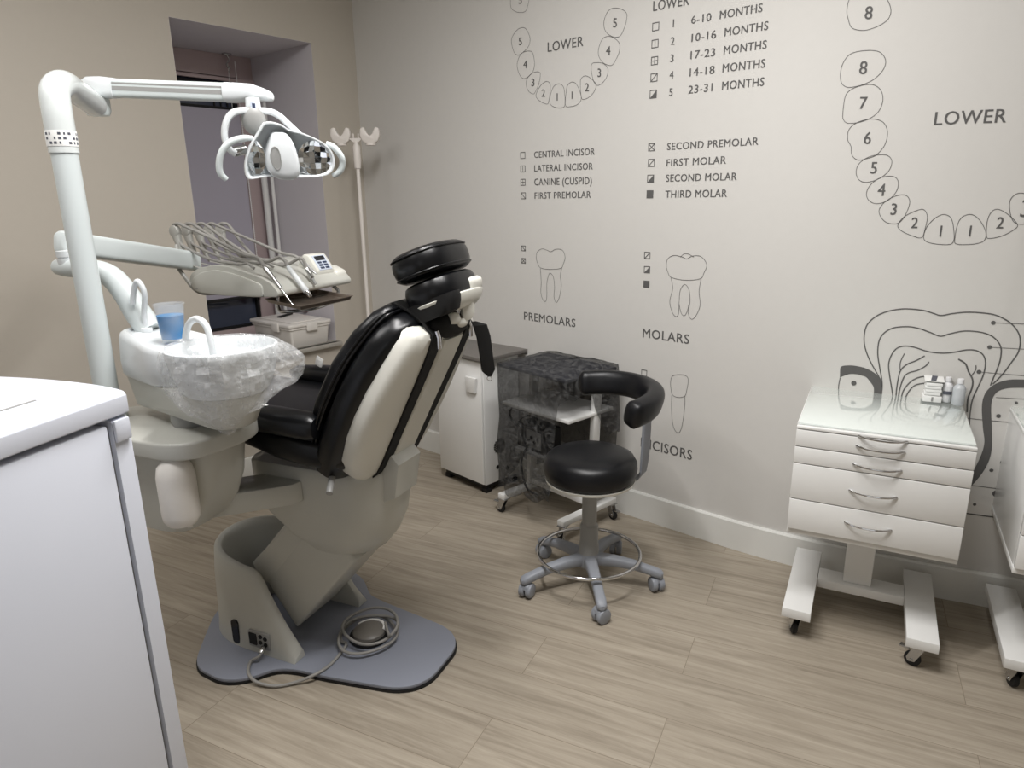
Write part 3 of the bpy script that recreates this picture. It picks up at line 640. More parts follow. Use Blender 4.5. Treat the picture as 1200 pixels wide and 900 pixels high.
for z, w, dpt, y in ((.745, .43, .33, .0), (.56, .43, .30, .0)):
    bm = NB(); box(bm, (0, y, z), (w, dpt, .016), TM, .003); part('shelf', bm, 'print' if z > .7 else 'white', tr)
bm = NB(); box(bm, (0, .0, .33), (.36, .22, .012), TM, .002); part('lower_shelf', bm, 'midgrey', tr)
# cover
def noise3(x, y, z): return sin(x*23+y*11)*.5+sin(y*31-z*17+x*5)*.3+sin(z*41+x*29)*.2
bm = NB(); hw, hd = .224, .185; top = .764; per = []
def perim(q):
    L = [(-hw, -hd), (hw, -hd), (hw, hd), (-hw, hd)]; P = rpoly(L, .03, 4); ln = []; tot = 0
    for i in range(len(P)):
        a, b = P[i], P[(i+1) % len(P)]; ln.append(hypot(b[0]-a[0], b[1]-a[1])); tot += ln[-1]
    d = q*tot
    for i in range(len(P)):
        if d <= ln[i] or i == len(P)-1:
            a, b = P[i], P[(i+1) % len(P)]; t = d/ln[i]; return a[0]+(b[0]-a[0])*t, a[1]+(b[1]-a[1])*t
        d -= ln[i]
NP = 120; rings = []
def hem(x, y):
    # long on the left and front-left, short at the front-right, a hanging flap at the right
    def st_(a, b, t): k = max(0, min(1, (t-a)/(b-a))); return k*k*(3-2*k)
    if y < -hd+.03: q = (x+hw)/(2*hw); return .13+.04*q+.50*st_(.78, .92, q)+.02*sin(q*19)
    if x > hw-.03: return .67-.22*st_(-.02, .08, y)+.012*sin(y*60)
    return .2+.03*sin(y*30+x*20)
for k, (sc, dz) in enumerate(((.02, 0), (.35, 0), (.7, 0), (.93, 0), (1.0, -.006))):
    rr = []
    for i in range(NP):
        x, y = perim(i/NP); x *= sc; y *= sc
        lump = .045*math.exp(-(((x-.13)/.09)**2+((y-.05)/.07)**2))+.02*math.exp(-(((x-.19)/.03)**2+((y+.03)/.06)**2))
        rr.append(TM @ V((x, y, top+dz+lump+.003*noise3(x*3, y*3, 1))))
    rings.append(rr)
for k in range(1, 13):
    q = k/12; rr = []
    for i in range(NP):
        x, y = perim(i/NP); hx = hem(x, y); z = top-.012-(top-.012-hx)*q
        out = 1+.02*q; n_ = noise3(x*2.2, y*2.2, z*.6); l = hypot(x, y)
        fx_ = (x/l)*(.006+.02*q)*n_; fy_ = (y/l)*(.006+.02*q)*n_
        if y > hd-.02: fy_ = min(fy_, .003)
        rr.append(TM @ V((x*out+fx_, y*out*(1 if y < 0 else .995)+fy_, z)))
    rings.append(rr)
loft(bm, rings, cap=False)
solo('trolley_cover', bm, 'sheer', 'sheer black fabric cover draped over the white trolley behind the stool', 'cover', ang=80)
ps = TM @ V((-.09, -.03, .336))
t = thing('control_box', 'black electric control box with sockets and cables on the covered trolley', 'control box', ps, TY)
T = frame(ps, TY-radians(6))
bm = NB(); box(bm, (0, 0, .06), (.2, .11, .12), T, .006); part('box_body', bm, 'rubber', t)
bm = NB(); box(bm, (.03, -.056, .06), (.11, .004, .085), T, .001); sp = part('socket_panel', bm, 'midgrey', t)
bm = NB()
for k in range(4): cyl(bm, T @ V((-.002+.022*k, -.0585, .05+.02*(k % 2))), T @ V((-.002+.022*k, -.064, .05+.02*(k % 2))), .0075, seg=12)
part('socket', bm, 'rubber', sp)
bm = NB(); tube(bm, [T @ V(p) for p in ((-.07, -.055, .09), (-.1, -.085, .13), (-.13, -.07, .17), (-.11, -.03, .2), (-.06, -.06, .19), (-.03, -.06, .14))], .005, 8, 6)
tube(bm, [T @ V(p) for p in ((.0, -.06, .03), (.0, -.1, -.02), (.01, -.11, -.09), (.06, -.12, -.16), (.12, -.10, -.18))], .005, 8, 6)
tube(bm, [T @ V(p) for p in ((-.05, -.05, .11), (-.02, -.09, .16), (.04, -.07, .18), (.09, -.05, .13))], .005, 8, 6); part('cable', bm, 'rubber', t)
# ------------------------------------------------------------------ white cabinet behind the chair
BY = radians(-6); BO = V((-2.209, 2.445, 0)); BM = frame(BO, BY)
cb = thing('equipment_cabinet', 'white metal cabinet with grey worktop on black feet beside the covered trolley', 'cabinet', BM @ V((-.18, .12, 0)), BY)
bm = NB(); box(bm, (-.18, .125, .385), (.36, .25, .67), BM, .005); part('cabinet_body', bm, 'white', cb)
bm = NB(); box(bm, (-.18, -.006, .385), (.354, .016, .655), BM, .004); dr = part('door', bm, 'white', cb)
bm = NB(); prism(bm, [(-.10, .63), (-.02, .63), (-.035, .55), (-.10, .55)], lambda a, b, t: BM @ V((a, t-.25*(b-.55)*.3, b)), -.032, -.014, .002); part('handle', bm, 'paper', dr, label='white angled handle')
bm = NB(); box(bm, (-.17, .12, .731), (.42, .31, .02), BM, .004); part('worktop', bm, 'topgrey', cb, label='dark grey worktop')
bm = NB(); box(bm, (-.18, .125, .04), (.33, .22, .03), BM); part('plinth', bm, 'rubber', cb)
for x in (-.33, -.03):
    for y in (.03, .22): bm = NB(); box(bm, (x, y, .0125), (.04, .04, .025), BM, .004); part('foot', bm, 'rubber', cb)
bm = NB()
for k in range(9):
    zz = -.036+.009*k; hw_ = math.sqrt(max(.04**2-zz**2, .0001)); box(bm, (.0008, .10, .245+zz), (.003, 2*hw_, .0045), BM)
part('vent_grille', bm, 'rubber', cb, label='round black slotted vent', smooth=False)
bm = NB()
for y, z in ((.085, .13), (.155, .105)): cyl(bm, BM @ V((-.002, y, z)), BM @ V((.0016, y, z)), .011, seg=16)
part('cable_port', bm, 'rubber', cb)
bm = NB(); tube(bm, [BM @ V(p) for p in ((-.366, .06, .36), (-.385, .05, .3), (-.39, .04, .15), (-.38, .06, .03), (-.36, .2, .02))], .006, 8, 6); part('drain_hose', bm, 'midgrey', cb)
# ------------------------------------------------------------------ IV pole
IO = V((-3.1, 2.466, 0))
iv = thing('iv_pole', 'slim white drip stand with a hooked top standing in the room corner', 'drip stand', IO)
bm = NB(); cyl(bm, IO+V((0, 0, .05)), IO+V((0, 0, 1.70)), .0105, seg=14); part('pole', bm, 'ivwhite', iv)
bm = NB(); lathe(bm, [(.011, 1.66), (.017, 1.662), (.02, 1.70), (.0195, 1.775), (.013, 1.785), (.012, 1.80), (.008, 1.80)], IO, 18); part('pole_collar', bm, 'ivwhite', iv)
ia = radians(40); IM = frame(IO, ia)
bm = NB(); box(bm, (0, 0, 1.813), (.15, .012, .008), IM, .002); prism(bm, [(-.03, 1.81), (.03, 1.81), (.012, 1.795), (-.012, 1.795)], lambda a, b, t: IM @ V((a, t, b)), -.006, .006)
for x in (-.012, .014): box(bm, (x, 0, 1.825), (.006, .006, .03), IM, .001)
hb = part('hook_bar', bm, 'ivwhite', iv)
for s in (-1, 1):
    c = s*.078; bm = NB()
    P = [(c-.05, 1.865), (c-.03, 1.872), (c-.013, 1.838), (c, 1.826), (c+.013, 1.838), (c+.03, 1.872), (c+.05, 1.865), (c+.054, 1.83), (c+.042, 1.80), (c+.02, 1.787), (c-.02, 1.787), (c-.042, 1.80), (c-.054, 1.83)]
    prism(bm, rpoly(P, .008, 3), lambda a, b, t: IM @ V((a, t, b)), -.02, .02, .007)
    cyl(bm, IM @ V((c, 0, 1.779)), IM @ V((c, 0, 1.79)), .026, seg=20); part('bottle_hook', bm, 'ivwhite', iv)
for k in range(5):
    a = 2*pi*k/5+.3; d = V((cos(a), sin(a), 0)); bm = NB()
    tube(bm, [IO+V((0, 0, .09)), IO+d*.08+V((0, 0, .085)), IO+d*.2+V((0, 0, .052))], [.012, .011, .009], 10); part('leg', bm, 'ivwhite', iv)
    bm = NB(); p = IO+d*.2; cyl(bm, p+V((0, 0, .025))-V((-d.y, d.x, 0))*.008, p+V((0, 0, .025))+V((-d.y, d.x, 0))*.008, .025, seg=16, bev=.003); part('wheel', bm, 'rubber', iv)
# ------------------------------------------------------------------ fridge in the foreground
FK = V((-1.372, .508, 0)); FA = radians(-66.1); FM_ = frame(FK, FA)      # local x: towards the camera, local y (negative): away to the left
fr = thing('white_fridge', 'white waist high fridge in the left foreground with its door facing the chair', 'fridge', FM_ @ V((.3, -.28, 0)), FA)
W_ = -.56
bm = NB(); box(bm, (.34, W_/2-.003, .575), (.56, -W_-.006, 1.05), FM_, .005); part('fridge_body', bm, 'fridge', fr)
bm = NB(); box(bm, (.34, W_/2, .026), (.5, .5, .05), FM_); part('plinth', bm, 'rubber', fr)
bm = NB(); P = [(.62, 0), (.62, W_)]+[(-.012-.05*sin(pi*q/20)**.8, W_+(-W_)*q/20) for q in range(1, 20)]
P = [(.62, -.001), (.62, W_)]+[(.012-.055*sin(pi*q/24)**.55, W_-W_*q/24) for q in range(0, 25)]
prism(bm, P, lambda a, b, t: FM_ @ V((a, b, t)), 1.112, 1.15, .004, 3); tp = part('top_panel', bm, 'fridge', fr, ang=50)
bm = NB(); box(bm, (.30, -.13, 1.1505), (.42, .006, .002), FM_, .0008); box(bm, (.30, W_+.13, 1.1505), (.42, .006, .002), FM_, .0008); part('moulded_line', bm, 'midgrey', tp)
bm = NB(); P = [(.052, -.004), (.052, W_+.004)]+[(.014-.05*sin(pi*q/24)**.55, W_+.004-(W_+.008)*q/24) for q in range(0, 25)]
prism(bm, P, lambda a, b, t: FM_ @ V((a, b, t)), .06, 1.106, .003); dd = part('door', bm, 'fridge', fr, ang=50)
bm = NB(); box(bm, (.035, .0005, 1.085), (.036, .008, .044), FM_, .004); part('hinge_cap', bm, 'fridge', dd)
bm = NB(); box(bm, (.056, W_/2, .58), (.008, -W_-.03, 1.03), FM_); part('door_seal', bm, 'midgrey', dd)
# ------------------------------------------------------------------ bin on the window sill
BN = at_z(342.5, 410, .682); t = thing('plastic_storage_box', 'white plastic storage box with a lid standing on the window sill', 'storage box', (BN.x-.2, BN.y+.14, .682))
X0, X1, Y0, Y1 = BN.x-.40, BN.x, BN.y, BN.y+.27
bm = NB(); rs = []
for z, i in ((.683, .016), (.688, .012), (.785, .003), (.79, -.004), (.803, -.004)):
    rs.append([V((x, y, z)) for x, y in rpoly([(X0+i, Y0+i), (X1-i, Y0+i), (X1-i, Y1-i), (X0+i, Y1-i)], .02)])
loft(bm, rs); part('box_body', bm, 'bin', t)
bm = NB(); P = rpoly([(X0-.012, Y0-.012), (X1+.012, Y0-.012), (X1+.012, Y1+.005), (X0-.012, Y1+.005)], .02); prism(bm, P, XYZ, .804, .822, .004)
prism(bm, rpoly([(X0+.03, Y0+.03), (X1-.03, Y0+.03), (X1-.03, Y1-.03), (X0+.03, Y1-.03)], .02), XYZ, .8221, .83, .003); part('lid', bm, 'bin', t)
bm = NB(); box(bm, (X0+.27, Y0-.014, .80), (.07, .012, .05), bev=.003); part('latch', bm, 'bin', t)
bm = NB(); box(bm, (X1+.014, Y0+.135, .80), (.012, .07, .05), bev=.003); part('latch', bm, 'bin', t)
bm = NB(); box(bm, (X0+.14, Y0-.001, .745), (.16, .004, .003)); part('moulded_line', bm, 'midgrey', t)
# ------------------------------------------------------------------ dental chair
def CHp(px, py, v):
    w = ray(px, py); t = (v-(CAM-CO).dot(CN))/w.dot(CN); p = CAM+w*t-CO; return p.dot(CU), p.z
Z3 = V((0, 0, 1))
def hull_(pts, N=64):
    out = []
    for k in range(N):
        a = 2*pi*(k+.5)/N; d = V((cos(a), sin(a), 0)); out.append(max((c+d*r for c, r in pts), key=lambda p: p.dot(d)))
    return out
ch = thing('dental_chair', 'black leather dental chair with pale moulded back and grey base plate', 'dental chair', CO, CA)
PL = [(-.475, 0), (-.432, -.105), (-.361, -.211), (-.298, -.302), (-.25, -.339), (-.13, -.352), (-.063, -.316), (-.009, -.236), (.061, -.216), (.154, -.209), (.394, -.169), (.452, -.137), (.484, -.078),
      (.484, .085), (.447, .145), (.384, .176), (.1, .22), (.028, .237), (-.008, .267), (-.063, .32), (-.13, .352), (-.25, .34), (-.30, .30), (-.36, .21), (-.432, .105)]
PLs = rpoly(PL, .04, 4)
bm = NB(); prism(bm, PLs, uvz, .009, .022, .003); part('base_plate', bm, 'plate', ch, label='grey blue steel base plate')
bm = NB(); prism(bm, [(x*1.008, y*1.008) for x, y in PLs], uvz, .0, .0088); part('rubber_edge', bm, 'rubber', ch)
# U-shaped housing
bm = NB(); path = [(.035, -.168), (-.02, -.168), (-.08, -.168), (-.12, -.168), (-.2, -.166), (-.27, -.155), (-.33, -.125), (-.375, -.07), (-.39, 0), (-.375, .07), (-.33, .125), (-.27, .155), (-.2, .166), (-.12, .168), (-.08, .168), (-.02, .168), (.035, .168)]
hts = [.055, .13, .235, .31, .325, .335, .345, .35, .352, .35, .345, .335, .325, .31, .235, .13, .055]
P3 = cr_spline([V((a, b, h_)) for (a, b), h_ in zip(path, hts)], 4); rs = []
for i, p in enumerate(P3):
    a = P3[max(i-1, 0)]; b = P3[min(i+1, len(P3)-1)]; d = V((b.x-a.x, b.y-a.y, 0)).normalized(); n = V((d.y, -d.x, 0)) * (1)
    if n.dot(V((p.x+.15, p.y, 0))) < 0: n = -n
    q = lambda o, z: CF(p.x+n.x*o, p.y+n.y*o, z)
    hh = p.z
    rs.append([q(.034, .0225), q(.03, min(.06, hh*.5)), q(.022, hh*.75), q(.014, hh-.012), q(.006, hh-.002), q(-.004, hh), q(-.012, hh-.006), q(-.016, hh-min(.03, hh*.4)), q(-.018, .0225)])
loft(bm, rs); hs = part('base_housing', bm, 'greige', ch, ang=50)
def hpos(u, z, off=.0):  # outer face of the near housing wall
    return CF(u, -.168-.031-off, z)
bm = NB(); prism(bm, rpoly([(-.155, .045), (-.065, .045), (-.065, .105), (-.155, .105)], .006), uzv, -.204, -.194, .001); cp = part('connector_panel', bm, 'midgrey', hs)
bm = NB()
prism(bm, rpoly([(-.150, .055), (-.118, .055), (-.118, .098), (-.150, .098)], .003), uzv, -.2065, -.2035)
for k, (u, z) in enumerate(((-.100, .092), (-.08, .088), (-.102, .07), (-.08, .066), (-.09, .052))): cyl(bm, CF(u, -.2035, z), CF(u, -.207, z), .0075, seg=14)
part('connector_socket', bm, 'rubber', cp, label='black sockets')
bm = NB(); prism(bm, rpoly([(-.235, .03), (-.205, .03), (-.205, .12), (-.235, .12)], .013), uzv, -.199, -.192); part('cable_slot', bm, 'dark', hs, label='dark upright slot')
bm = NB(); prism(bm, [(-.02, .07), (.06, .16), (.05, .215), (-.17, .315), (-.165, .2)] if False else [(-.03, .085), (.245, .40), (.08, .60), (-.16, .335), (-.135, .225)], uzv, -.112, .112, .014, 3); part('lift_arm', bm, 'greige', ch)
bm = NB(); prism(bm, [(-.165, .225), (-.125, .238), (.05, .44), (-.0, .5), (-.195, .30)], uzv, -.1145, .1145, .012, 3); part('lift_arm_cover', bm, 'greige', ch)
bm = NB(); rs = []
for z, a, b, hw in ((.392, .13, .30, .06), (.397, .105, .33, .095), (.418, .06, .365, .122), (.465, -.01, .40, .139), (.53, -.085, .43, .148), (.58, -.12, .44, .152), (.66, -.13, .448, .155), (.70, -.13, .448, .155), (.708, -.125, .442, .15)):
    b = b-.085; rs.append([CF(p_.x, p_.y, z) for p_ in hull_([(V((a+.06, -hw+.06, 0)), .06), (V((a+.06, hw-.06, 0)), .06), (V((b-hw*.92, 0, 0)), hw*.98)], 64)])
loft(bm, rs); part('seat_support', bm, 'greige', ch, ang=50)
bm = NB(); prism(bm, [(.24, .70), (.34, .60), (.388, .625), (.408, .735), (.37, .775), (.30, .74)], uzv, -.078, .05, .006); part('backrest_bracket', bm, 'greige', ch)
bm = NB(); cyl(bm, CF(.255, -.19, .735), CF(.29, -.255, .70), .010, seg=14, bev=.002); part('release_lever', bm, 'midgrey', ch)
# seat
def srings(L, n=3.4, seg=40): return [se(CF(u, vc, (t_+b_)/2), CN, Z3, hw, (t_-b_)/2, n, seg) for u, t_, b_, hw, vc in L]
bm = NB(); loft(bm, srings([(.345, .79, .765, .12, 0), (.335, .815, .748, .18, 0), (.30, .845, .738, .225, 0), (.2, .868, .735, .248, 0), (.1, .876, .748, .252, 0), (-.05, .88, .79, .252, 0), (-.3, .885, .815, .24, 0), (-.42, .887, .82, .215, 0), (-.48, .882, .825, .20, 0), (-.505, .87, .835, .17, 0), (-.51, .86, .848, .12, 0)]))
part('seat_cushion', bm, 'leather', ch, label='black leather seat and leg cushion')
bm = NB(); rs = []
for q in range(13):
    t = q/12; k = (.55, .85, 1)[min(q, 12-q, 2)]; c = CF(-.53-.07*t, 0, .835-.36*t); dd_ = (CU*-.95-Z3*.31)
    rs.append(se(c, CN, dd_, (.13-.01*t)*k, .028*k, 3.2, 32))
loft(bm, rs); part('leg_rest', bm, 'leather', ch)
for s in (-1, 1):
    bm = NB(); loft(bm, [se(CF(u, s*.238, z), CN, Z3, a, b, 2.6, 20) for u, z, a, b in ((.262, .885, .012, .012), (.257, .886, .03, .03), (.24, .888, .042, .038), (.1, .892, .045, .038), (-.1, .893, .043, .033), (-.22, .892, .038, .025), (-.25, .89, .015, .01))])
    ar = part('side_bolster', bm, 'leather', ch)
    if s < 0:
        bm = NB(); box(bm, (.06, -.235, .9315), (.035, .008, .0015), CM @ Matrix.Rotation(.0, 4, 'Z')); part('care_tag', bm, 'paper', ar, label='tiny white tag')
bm = NB(); q = CHp(374, 424, .22); T = Matrix.Translation(CF(q[0], .22, q[1])) @ Matrix.Rotation(atan2(-1, 1)+.9, 4, 'Z')
box(bm, (0, 0, 0), (.034, .003, .036), T @ Matrix.Rotation(.4, 4, 'Y'), .001); box(bm, (.002, -.002, 0), (.018, .001, .018), T @ Matrix.Rotation(.4, 4, 'Y')); 
lt = part('label_card', bm, 'paper', ch, label='small white printed label card')
# backrest
def BPt(t, off, v): return CF(.33+.467*t-.884*off, v, .69+.884*t+.467*off)
BN3 = CU*(-.884)+Z3*.467
def brings(L, n, seg=44): return [se(BPt(t, o, 0), CN, BN3, hw, th, n, seg) for t, o, hw, th in L]
bm = NB(); loft(bm, brings([(-.035, .105, .10, .02), (-.03, .105, .17, .042), (-.005, .105, .215, .056), (.06, .105, .242, .06), (.15, .108, .25, .06), (.26, .108, .249, .06), (.36, .105, .235, .06), (.44, .10, .212, .057), (.488, .093, .188, .054), (.513, .088, .16, .045), (.526, .086, .12, .028), (.529, .086, .07, .01)], 3.2))
part('backrest_cushion', bm, 'leather', ch, label='thick black leather back cushion')
bm = NB(); loft(bm, brings([(.04, .178, .11, .012), (.05, .178, .18, .026), (.09, .178, .222, .034), (.2, .18, .238, .036), (.33, .178, .23, .036), (.43, .166, .205, .035), (.495, .148, .178, .033), (.52, .138, .148, .027), (.532, .134, .09, .012)], 3.2))
ov = part('backrest_overlay', bm, 'leather', ch, label='black overlay pad with piped edge')
bm = NB()
for o_, k in ((.155, .99), (.165, 1.0)):
    tube(bm, [BPt(t, o, -hw) for t, o, hw in ((.07, o_-.002, .225*k), (.15, o_-.003, .247*k), (.26, o_-.003, .247*k), (.36, o_-.006, .232*k), (.44, o_-.016, .208*k), (.50, o_-.028, .182*k), (.524, o_-.036, .145*k), (.53, o_-.038, .0), (.524, o_-.036, -.145*k), (.50, o_-.028, -.182*k), (.44, o_-.016, -.208*k), (.36, o_-.006, -.232*k), (.26, o_-.003, -.247*k), (.15, o_-.003, -.247*k), (.07, o_-.002, -.225*k))], .0035, 8, 4)
part('piping', bm, 'leather', ov)
SN = 3.3
SHL = [(-.012, .05, .10, .02), (-.005, .05, .145, .045), (.03, .05, .19, .056), (.08, .055, .215, .062), (.16, .058, .228, .064), (.24, .058, .230, .064), (.32, .056, .222, .062), (.40, .052, .205, .058), (.46, .048, .188, .053), (.50, .045, .172, .047), (.512, .045, .16, .035), (.515, .05, .14, .015)]
bm = NB(); loft(bm, brings(SHL, SN, 56)); sh_ = part('backrest_shell', bm, 'ivory', ch, label='glossy pale moulded back shell')
def shell_off(t, v):
    for i in range(len(SHL)-1):
        a, b = SHL[i], SHL[i+1]
        if a[0] <= t <= b[0]:
            k = (t-a[0])/(b[0]-a[0]); o, hw, th = (a[j]+(b[j]-a[j])*k for j in (1, 2, 3)); x = min(abs(v)/hw, .98); return o-th*(1-x**SN)**(1/SN)
    return .0
bm = NB(); rs = []
for i in range(16):
    t = .03+.462*i/15; w = .062-.006*i/15
    pr = [(x*w, shell_off(t, x*w)-(.009 if abs(x) < .95 else .001)) for x in (-1, -.92, -.5, 0, .5, .92, 1)]
    rs.append([BPt(t, o, v) for v, o in pr]+[BPt(t, o+.02, v) for v, o in pr[::-1]])
loft(bm, rs); part('center_spine_panel', bm, 'ivory', sh_)
for s in (-1, 1):
    bm = NB(); rs = []; vv = s*.092
    for i in range(26):
        t = -.02+.535*i/25; k = 1+.0*i; v0 = vv*(1-.12*(1-i/25))
        o = [shell_off(max(min(t, .505), 0.0), v0+d) for d in (-.023, .023)]
        if t < 0: o = [x-.0 for x in o]
        rs.append([BPt(t, o[0]-.006, v0-.023), BPt(t, o[1]-.006, v0+.023), BPt(t, o[1]+.002, v0+.023), BPt(t, o[0]+.002, v0-.023)])
    for t, o in ((.522, .02), (.536, .045), (.539, .08), (.537, .11), (.532, .15)):
        rs.append([BPt(t, o, vv-.023), BPt(t, o, vv+.023), BPt(t-.006, o+.006, vv+.023), BPt(t-.006, o+.006, vv-.023)])
    loft(bm, rs); sp = part('strap', bm, 'strap', ch, label='black webbing strap over the back shell')
    bm = NB(); c = BPt(.50, shell_off(.5, vv)-.012, vv-.012); tube(bm, [c+CU*.0+Z3*.03, c+Z3*.012+CU*.006, c-Z3*.018+CU*.004+CN*.004], .006, 8); part('buckle', bm, 'chrome', sp, label='metal buckle')
bm = NB(); rs = []
for du, z, dv, hw in ((-.012, 1.145, .11, .02), (.012, 1.135, .122, .024), (.02, 1.10, .128, .024), (.026, 1.04, .132, .023), (.03, .995, .136, .023), (.031, .975, .14, .006)):
    c = CF(.578+du, dv, z); d1 = (CU*.55+CN*.83); rs.append(se(c, d1, CU*.83-CN*.55, hw, .0035, 6, 12))
loft(bm, rs); tl = part('strap_tail', bm, 'strap', ch, label='black strap end hanging behind the headrest')
bm = NB(); c = CF(.609, .14, .968); tube(bm, [c+CU*.008*cos(a)+Z3*.007*sin(a) for a in [2*pi*k/12 for k in range(12)]], .0012, 6, closed=True); part('strap_ring', bm, 'chrome', tl)
# headrest
HN = (CU*(-.36)+Z3*.933).normalized(); HD = (CU*.933+Z3*.36).normalized()
def pad(bm, c, a, b, th, n=2.6, seg=40):
    loft(bm, [se(V(c)+HN*h_, CN, HD, a*k, b*k, n, seg) for h_, k in ((-th, .70), (-th*.97, .82), (-th*.8, .93), (-th*.4, .985), (0, 1), (th*.4, .985), (th*.8, .93), (th*.97, .82), (th*1.05, .6), (th*1.08, .1))])
C1 = CF(.508, 0, 1.328); bm = NB(); pad(bm, C1, .132, .088, .040); hc = part('headrest_cushion', bm, 'leather', ch, label='upper black headrest cushion')
bm = NB(); tube(bm, se(C1-HN*.026, CN, HD, .1285, .0855, 2.6, 48), .0026, 8, closed=True); tube(bm, se(C1+HN*.026, CN, HD, .1285, .0855, 2.6, 48), .0024, 8, closed=True); part('piping', bm, 'leather', hc)
C2 = CF(.538, 0, 1.252); bm = NB(); pad(bm, C2, .122, .084, .036); part('headrest_pad', bm, 'leather', ch, label='lower black headrest pad')
C3 = C2-HN*.038+HD*.008
bm = NB(); loft(bm, [se(C3+HN*h_, CN, HD, a, b, 3, 36) for h_, a, b in ((-.030, .05, .03), (-.026, .085, .055), (-.012, .107, .072), (.004, .117, .0805), (.010, .1185, .0815), (.013, .115, .078))]); hsn = part('headrest_shell', bm, 'ivory', ch, label='pale shell under the headrest')
bm = NB()
loft(bm, [se(C3-CN*.082+HN*h_, CN, HD, .034, k, 4, 24) for h_, k in ((-.031, .04), (-.026, .062), (-.008, .0745), (.006, .080), (.02, .081))])
part('strap_band', bm, 'strap', hsn, label='black band round the headrest')
bm = NB(); ellipsoid(bm, CF(.555, 0, 1.165), CN*.10, CU*.045, Z3*.045, 24, 12); part('neck_cover', bm, 'strap', ch)
bm = NB()
for s in (-1, 1): cyl(bm, CF(.585, s*.02, 1.17), CF(.612, s*.02+.02, 1.262), .006, seg=10)
cyl(bm, CF(.578, -.035, 1.178), CF(.590, .035, 1.178), .012, seg=14); mt_ = part('headrest_mount', bm, 'steel', ch)
bm = NB(); loft(bm, [se(CF(.603, .018, 1.197)+(CU*.75-CN*.66)*w, CU*.66+CN*.75+Z3*.25, Z3, a, b, 2.3, 24) for w, a, b in ((-.012, .018, .025), (.008, .021, .029), (.016, .018, .026), (.019, .01, .015))]); part('adjustment_knob', bm, 'ivory', mt_)
bm = NB(); cyl(bm, CF(.578, -.05, 1.178), CF(.590, -.018, 1.178), .018, seg=20, bev=.003); ellipsoid(bm, CF(.596, .0, 1.165), CU*.014, CN*.03, Z3*.014, 14, 8); part('hinge_barrel', bm, 'ivory', mt_)
bm = NB(); box(bm, CM.inverted() @ CF(.612, .045, 1.268), (.03, .075, .04), CM, .014, 3); part('lock_block', bm, 'ivory', mt_)
# ------------------------------------------------------------------ cuspidor unit
cu = thing('cuspidor_unit', 'pale spittoon unit with white bottle on an arm beside the dental chair', 'spittoon', CF(-.05, -.42, 0), CA)
Tq, Bq = V((-.205, -.36, 0)), V((.145, -.432, 0))
def hull(pts, N=64):
    out = []
    for k in range(N):
        a = 2*pi*(k+.5)/N; d = V((cos(a), sin(a), 0)); out.append(max((c+d*r for c, r in pts), key=lambda p: p.dot(d)))
    return out
def hr(pts, zf): return [CF(p.x, p.y, zf(p)) for p in hull(pts)]
bm = NB(); prism(bm, [(.10, -.155), (.092, -.19), (-.10, -.385), (-.2, -.30), (-.03, -.125), (.06, -.12)], uvz, .60, .668, .006); part('support_arm', bm, 'greige', cu)
bm = NB(); rs = []
for z, c, v0, a, b in ((.605, -.165, -.40, .11, .07), (.612, -.158, -.40, .13, .08), (.64, -.145, -.395, .155, .09), (.69, -.128, -.39, .175, .098), (.76, -.112, -.388, .188, .104), (.868, -.10, -.385, .19, .108)):
    rs.append(se(CF(c-.02, v0, z), CU, CN, a, b, 4, 40))
loft(bm, rs); part('column', bm, 'greige', cu)
bm = NB(); LP_ = rpoly([(.03, -.558), (.095, -.52), (.122, -.38), (.09, -.27), (-.15, -.24), (-.33, -.32), (-.40, -.43), (-.36, -.53), (-.15, -.555)], .06, 5); prism(bm, LP_, uvz, .868, .915, .008, 3); part('ledge', bm, 'greige', cu)
bp_ = CF(.022, -.522, .014)
bm = NB(); lathe(bm, [(.01, .668), (.02, .667), (.036, .671), (.045, .685), (.047, .70), (.047, .805), (.042, .83), (.03, .845), (.02, .853), (.005, .853)], bp_, 32); cyl(bm, bp_+CU*.025+Z3*.664, bp_+CU*.025+Z3*.68, .007, seg=12); part('water_bottle', bm, 'bin', cu, label='white translucent water bottle')
bm = NB(); lathe(bm, [(.045, .914), (.05, .93), (.05, .96)], CF(-.04, -.40, 0), 24); part('swivel_neck', bm, 'midgrey', cu)
bm = NB(); loft(bm, [hr([(Tq, a), (Bq, b)], lambda p, z=z: z) for z, a, b in ((.948, .05, .055), (.952, .056, .062), (.99, .062, .08), (1.036, .07, .097))]); part('housing_base', bm, 'greige', cu)
P2 = Tq.lerp(Bq, .42)
bm = NB(); zt = lambda d: (lambda p: 1.162-.022*max(0, min(1, (p.x-Tq.x)/.2))+d)
loft(bm, [hr([(Tq, a), (P2, b)], zf) for a, b, zf in ((.072, .085, lambda p: 1.037), (.077, .092, lambda p: 1.045), (.079, .098, lambda p: 1.08), (.074, .098, zt(-.02)), (.069, .094, zt(-.006)), (.06, .086, zt(0)), (.05, .074, zt(-.002)), (.045, .068, zt(-.008)), (.02, .03, zt(-.008)))]); part('spittoon_housing', bm, 'lampwhite', cu, label='white upper spittoon housing')
bc = CF(Bq.x, Bq.y, 0)
bm = NB(); lathe(bm, [(.06, 1.037), (.098, 1.037), (.108, 1.05), (.122, 1.09), (.132, 1.13), (.135, 1.145), (.133, 1.152), (.127, 1.152), (.122, 1.14), (.112, 1.10), (.088, 1.065), (.03, 1.052), (.004, 1.05)], bc, 48); part('bowl', bm, 'lampwhite', cu, label='white spittoon bowl')
bm = NB(); tube(bm, [CF(.005, -.42, 1.12), CF(.01, -.42, 1.165), CF(.03, -.42, 1.20), CF(.065, -.425, 1.214), CF(.098, -.43, 1.20), CF(.11, -.432, 1.16), CF(.112, -.432, 1.125)], .0085, 12, 6); part('rinse_spout', bm, 'lampwhite', cu, label='white arched rinse spout')
